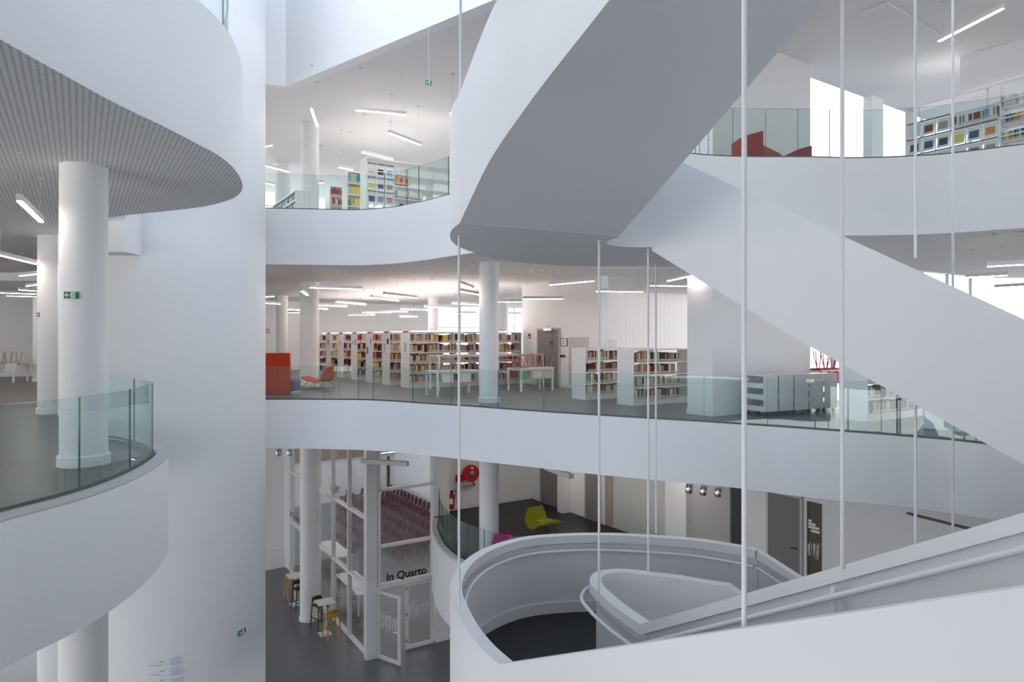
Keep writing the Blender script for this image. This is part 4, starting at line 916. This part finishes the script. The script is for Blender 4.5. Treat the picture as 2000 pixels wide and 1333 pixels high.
def lampset(lst, zl, ceil, dmax=36, group=None, dmin=0, top=None):
    for (x1, y1, x2, y2, lab) in lst:
        d1 = min(dmax, (zl-E)*F/(HY-y1)); d2 = min(dmax, (zl-E)*F/(HY-y2)); d1 = max(dmin, d1); d2 = max(dmin, d2)
        a = dp(x1, y1, d1); b = dp(x2, y2, d2)
        if (a-b).length > 2.6: b = dp(x2, y2, d1+(d2-d1)*.35); 
        z = (a.z+b.z)/2; a.z = b.z = z
        lamp(lab or 'thin pendant light bar far back over the tall bookcases', a, b, ceil, group if lab is None else None)
lampset([
 (604, 563, 707, 566, 'long pendant light bar nearest the slab edge, before the armchair column'),
 (589, 569.6, 601, 578, 'pendant light bar seen end-on in front of the armchair column'),
 (500, 581.5, 535, 580, 'pendant light bar at the tower edge, the higher of two above the red booth'),
 (500, 591.5, 547, 595, 'pendant light bar at the tower edge, the lower of two above the red booth'),
 (656, 591, 714, 596.5, 'pendant light bar just right of and below the long front bar'),
 (725.6, 582, 778, 589, 'tilted pendant light bar mid ceiling, left of its parallel neighbour'),
 (750, 576, 814, 583, 'tilted pendant light bar mid ceiling, nearer the slab edge of the pair'),
 (621, 597, 678, 600, 'pendant light bar right of the armchair column, the higher of two'),
 (621, 604, 640, 605, 'short pendant light bar right of the armchair column, the lower of two'),
 (899.6, 556, 924, 565, 'steeply angled pendant light bar just left of the rail column'),
 (899.6, 570, 942, 578, 'pendant light bar running behind the rail column'),
 (883, 594, 945, 597, 'pendant light bar level behind the rail column top'),
 (829, 600, 894, 603, 'pendant light bar left of the rod near the rail column'),
 (1074, 557.6, 1159.5, 550, 'tilted pendant light bar under the stair landing, above the grey door'),
 (1164, 570, 1256, 571, 'pendant light bar before the bright wall, between the two middle rods'),
 (1269.5, 559, 1349, 560, 'pendant light bar before the bright wall, touching the white core'),
 (1304.6, 550, 1361, 537.5, 'tilted pendant light bar at the white core under the stair'),
 (562, 605.6, 587, 607, None), (562, 611, 585, 612, None), (680, 615.7, 732, 617, None), (707.6, 611, 764, 611.3, None), (749.6, 610, 797, 609.7, None), (782, 605, 846, 607, None),
 (781, 619, 815.6, 620.6, None), (891, 612.5, 930, 612.5, None), (987, 614, 1018, 614, None)], 3.1, CU, group='pendant lights over the tall bookcases')
lampset([(968, 590, 1020, 591, 'grey pendant light bar between rail column and door wall'), (1021, 584, 1100, 586, 'long pendant light bar in front of the grey door wall')], 3.1, CU, dmax=21.5)
lampset([(1927, 522, 2010, 517.5, 'pendant light bar at the right edge under the upper slab, the highest of three'), (1886, 543, 1969, 539, 'pendant light bar at the right edge touching the stair parapet, middle of three'), (1943, 563, 2015, 559, 'pendant light bar at the right edge, lowest of three')], 3.1, CU, dmax=26)
lampset([(608, 214, 620, 248, 'pendant light seen nearly end-on above the upper floor round column'), (694, 216, 794, 225, 'long pendant light in the middle of the upper ceiling'), (759, 260, 822, 284, 'tilted pendant light right of centre on the upper ceiling'),
 (706, 298, 768, 313, 'pendant light just over the magazine bookcase'), (500, 290, 531.6, 285, 'pendant light at the tower edge, uppermost on the upper floor'), (500, 320, 565, 337, 'pendant light at the tower edge over the low upper bookcase'),
 (500, 354, 536, 362, 'pendant light at the tower edge just behind the glass rail'), (661, 327.6, 690, 333, 'short pendant light behind the magazine bookcase'), (618, 357.6, 632, 357.6, 'short pendant light right of the upper round column'), (878, 222, 892, 222, 'pendant light end peeking out beside the stair parapet')], 7.75, roofz, dmax=30)
lampset([(1833, 82, 1960, 17, 'long pendant light over the upper right display bookcase')], 7.55, roofz)
lampset([(37.5, 394, 81, 435, 'bright pendant light nearest the camera under the perforated left ceiling'), (-4, 499, 71, 517, 'long pendant light left of the second column'), (39, 540, 80, 535.5, 'pendant light behind the second left column, highest of the far group'),
 (52, 560, 80, 556, 'pendant light behind the second left column, second of the far group')], 3.4, 4.03)
lampset([(37, 567, 80, 570, 'grey pendant bar near the far left wall, upper'), (-10, 572.5, 77, 575.5, 'long grey pendant bar near the far left wall, middle'), (13, 579, 75, 580.5, 'white pendant bar close to the far left wall, lowest')], 3.3, CU, dmax=29)
for k, (x, y) in enumerate(((-24, 27.5), (-21, 26.5), (-27, 25), (-23.5, 22))): lamp('added off-frame pendant light over the far left table area', (x-.7, y, 3.1), (x+.7, y+.3, 3.1), CU if y > 24 else 4.03, 'added pendant lights over the far left table')  # off-frame lamps added to brighten the far left wall
# box lights under the slab, then unseen lamps added over mezzanine and seminar room
lamp('white beam light slanting under the slab above the mezzanine', dp(1068, 914, 17.6), dp(1118, 938, 17.0)+Vector((0, 0, 0)), CB, w=.13, h=.11) if False else None
a = dp(1066, 921, 18.6); b = dp(1116, 934, 17.0); z = -1.72; a.z = b.z = z; lamp('white box light under the slab above the mezzanine doors', zp(1066, 917, -1.9), zp(1116, 936, -1.9), CB, w=.16, h=.12, off=True)
lamp('long white box light in front of the seminar room glass corner', zp(706, 905, -1.95), zp(797, 911, -1.95), CB, w=.12, h=.12, off=True)
lampset([], 0, 0)
a = dp(1772, 1007, 12.9); b = dp(1912, 1021, 11.7); a.z = b.z = -1.62
lamp('thin dark pendant bar beside the lit wall at the lower right', a, b, CB, w=.05, h=.03, off=True, hous=WIRE)
for k, (a_, b_) in enumerate(((1.8, 2), (4.8, 2.5), (1.6, 6), (4.6, 6), (7.6, 6), (2, 10.5), (5, 10.5), (8, 10.5), (2.5, 15), (5, 15), (8, 15), (5, 19), (8, 19))):      # unseen lamps added to brighten the seminar room
    q = GC+U*a_+V*b_; lamp('added unseen pendant light inside the seminar room', (q.x-.9*U.x, q.y-.9*U.y, -2.3), (q.x+.9*U.x, q.y+.9*U.y, -2.3), CB, 'added seminar room lights')
for k, (x, y) in enumerate(((-.5, 21.5), (1.6, 22.2), (2.2, 19.6), (4.2, 18.0))): lamp('added hidden pendant light over the mezzanine floor behind the slab edge', (x-.7, y-.3, -1.55), (x+.7, y+.3, -1.55), CB, 'added mezzanine lights')  # lamps added behind the fascia to brighten the mezzanine walls
# spotlights
def spot(label, px, py, d):
    q = dp(px, py, d); t = thing('spotlight', label, 'spotlight', (q.x, q.y, q.z), 0, 'silver ball spotlights under the main slab')
    m = MB(); m.lathe([(.02, .11), (.06, .09), (.085, .03), (.085, -.03), (.07, -.08), (.05, -.09)], n=20); m.build('head', [CHROME], t); m = MB(); m.lathe([(.06, -.088), (.045, -.07)], n=20); m.build('reflector', [SIGNW], t)
    MB().box(-.05, -.03, .1, .09, .03, CB-q.z).build('bracket', [WMET], t, smooth=0)
for px, py, d, lab in ((1346, 956, 14.6, 'silver ball spotlight, left of three under the slab beside the pillar'), (1374, 960, 14.4, 'silver ball spotlight, middle of three under the slab'), (1403, 963, 14.2, 'silver ball spotlight, right of three under the slab'),
                       (545, 885, 19.8, 'silver ball spotlight next to the tower under the slab'), (567, 885, 20.4, 'silver ball spotlight next to the ground floor column under the slab')): spot(lab, px, py, d)
# small ceiling fittings
for px, py, lab in ((845, 545, 'small white smoke detector left of the rail column'), (1037, 527, 'small white smoke detector under the stair landing'), (640, 545, 'small white smoke detector near the armchair column')):
    d = (CU-E)*F/(HY-py); x, y = xd(px, d); t = MB(); t.lathe([(.02, -.06), (.05, -.05), (.06, 0)], n=16); o = t.build('smoke_detector', [WMET]); o.location = (x, y, CU); tag(o, lab, 'smoke detector')
q = roofp(1780, 60)
# ------------------------------------------------------------------ daylight and render look
w = bpy.data.worlds.new('sky'); S.world = w; w.use_nodes = True; nt = w.node_tree; bg = nt.nodes['Background']
tc = nt.nodes.new('ShaderNodeTexCoord'); sx = nt.nodes.new('ShaderNodeSeparateXYZ'); rp = nt.nodes.new('ShaderNodeValToRGB')
rp.color_ramp.elements[0].position = .0; rp.color_ramp.elements[0].color = (1, 1, 1, 1)
rp.color_ramp.elements[1].position = .8; rp.color_ramp.elements[1].color = (.25, .36, .55, 1)
nt.links.new(tc.outputs['Generated'], sx.inputs[0]); nt.links.new(sx.outputs[2], rp.inputs[0]); nt.links.new(rp.outputs[0], bg.inputs[0])
bg.inputs[1].default_value = 2.55
S.view_settings.view_transform = 'Standard'; S.view_settings.look = 'None'; S.view_settings.exposure = 0.5; S.view_settings.gamma = 1
S.view_settings.use_curve_mapping = False
S.cycles.use_denoising = True
try: S.cycles.denoiser = 'OPENIMAGEDENOISE'
except Exception: pass
S.cycles.max_bounces = 10; S.cycles.diffuse_bounces = 6; S.cycles.glossy_bounces = 4; S.cycles.transparent_max_bounces = 40; S.cycles.transmission_bounces = 4
S.cycles.sample_clamp_indirect = 6; S.cycles.caustics_reflective = False; S.cycles.caustics_refractive = False
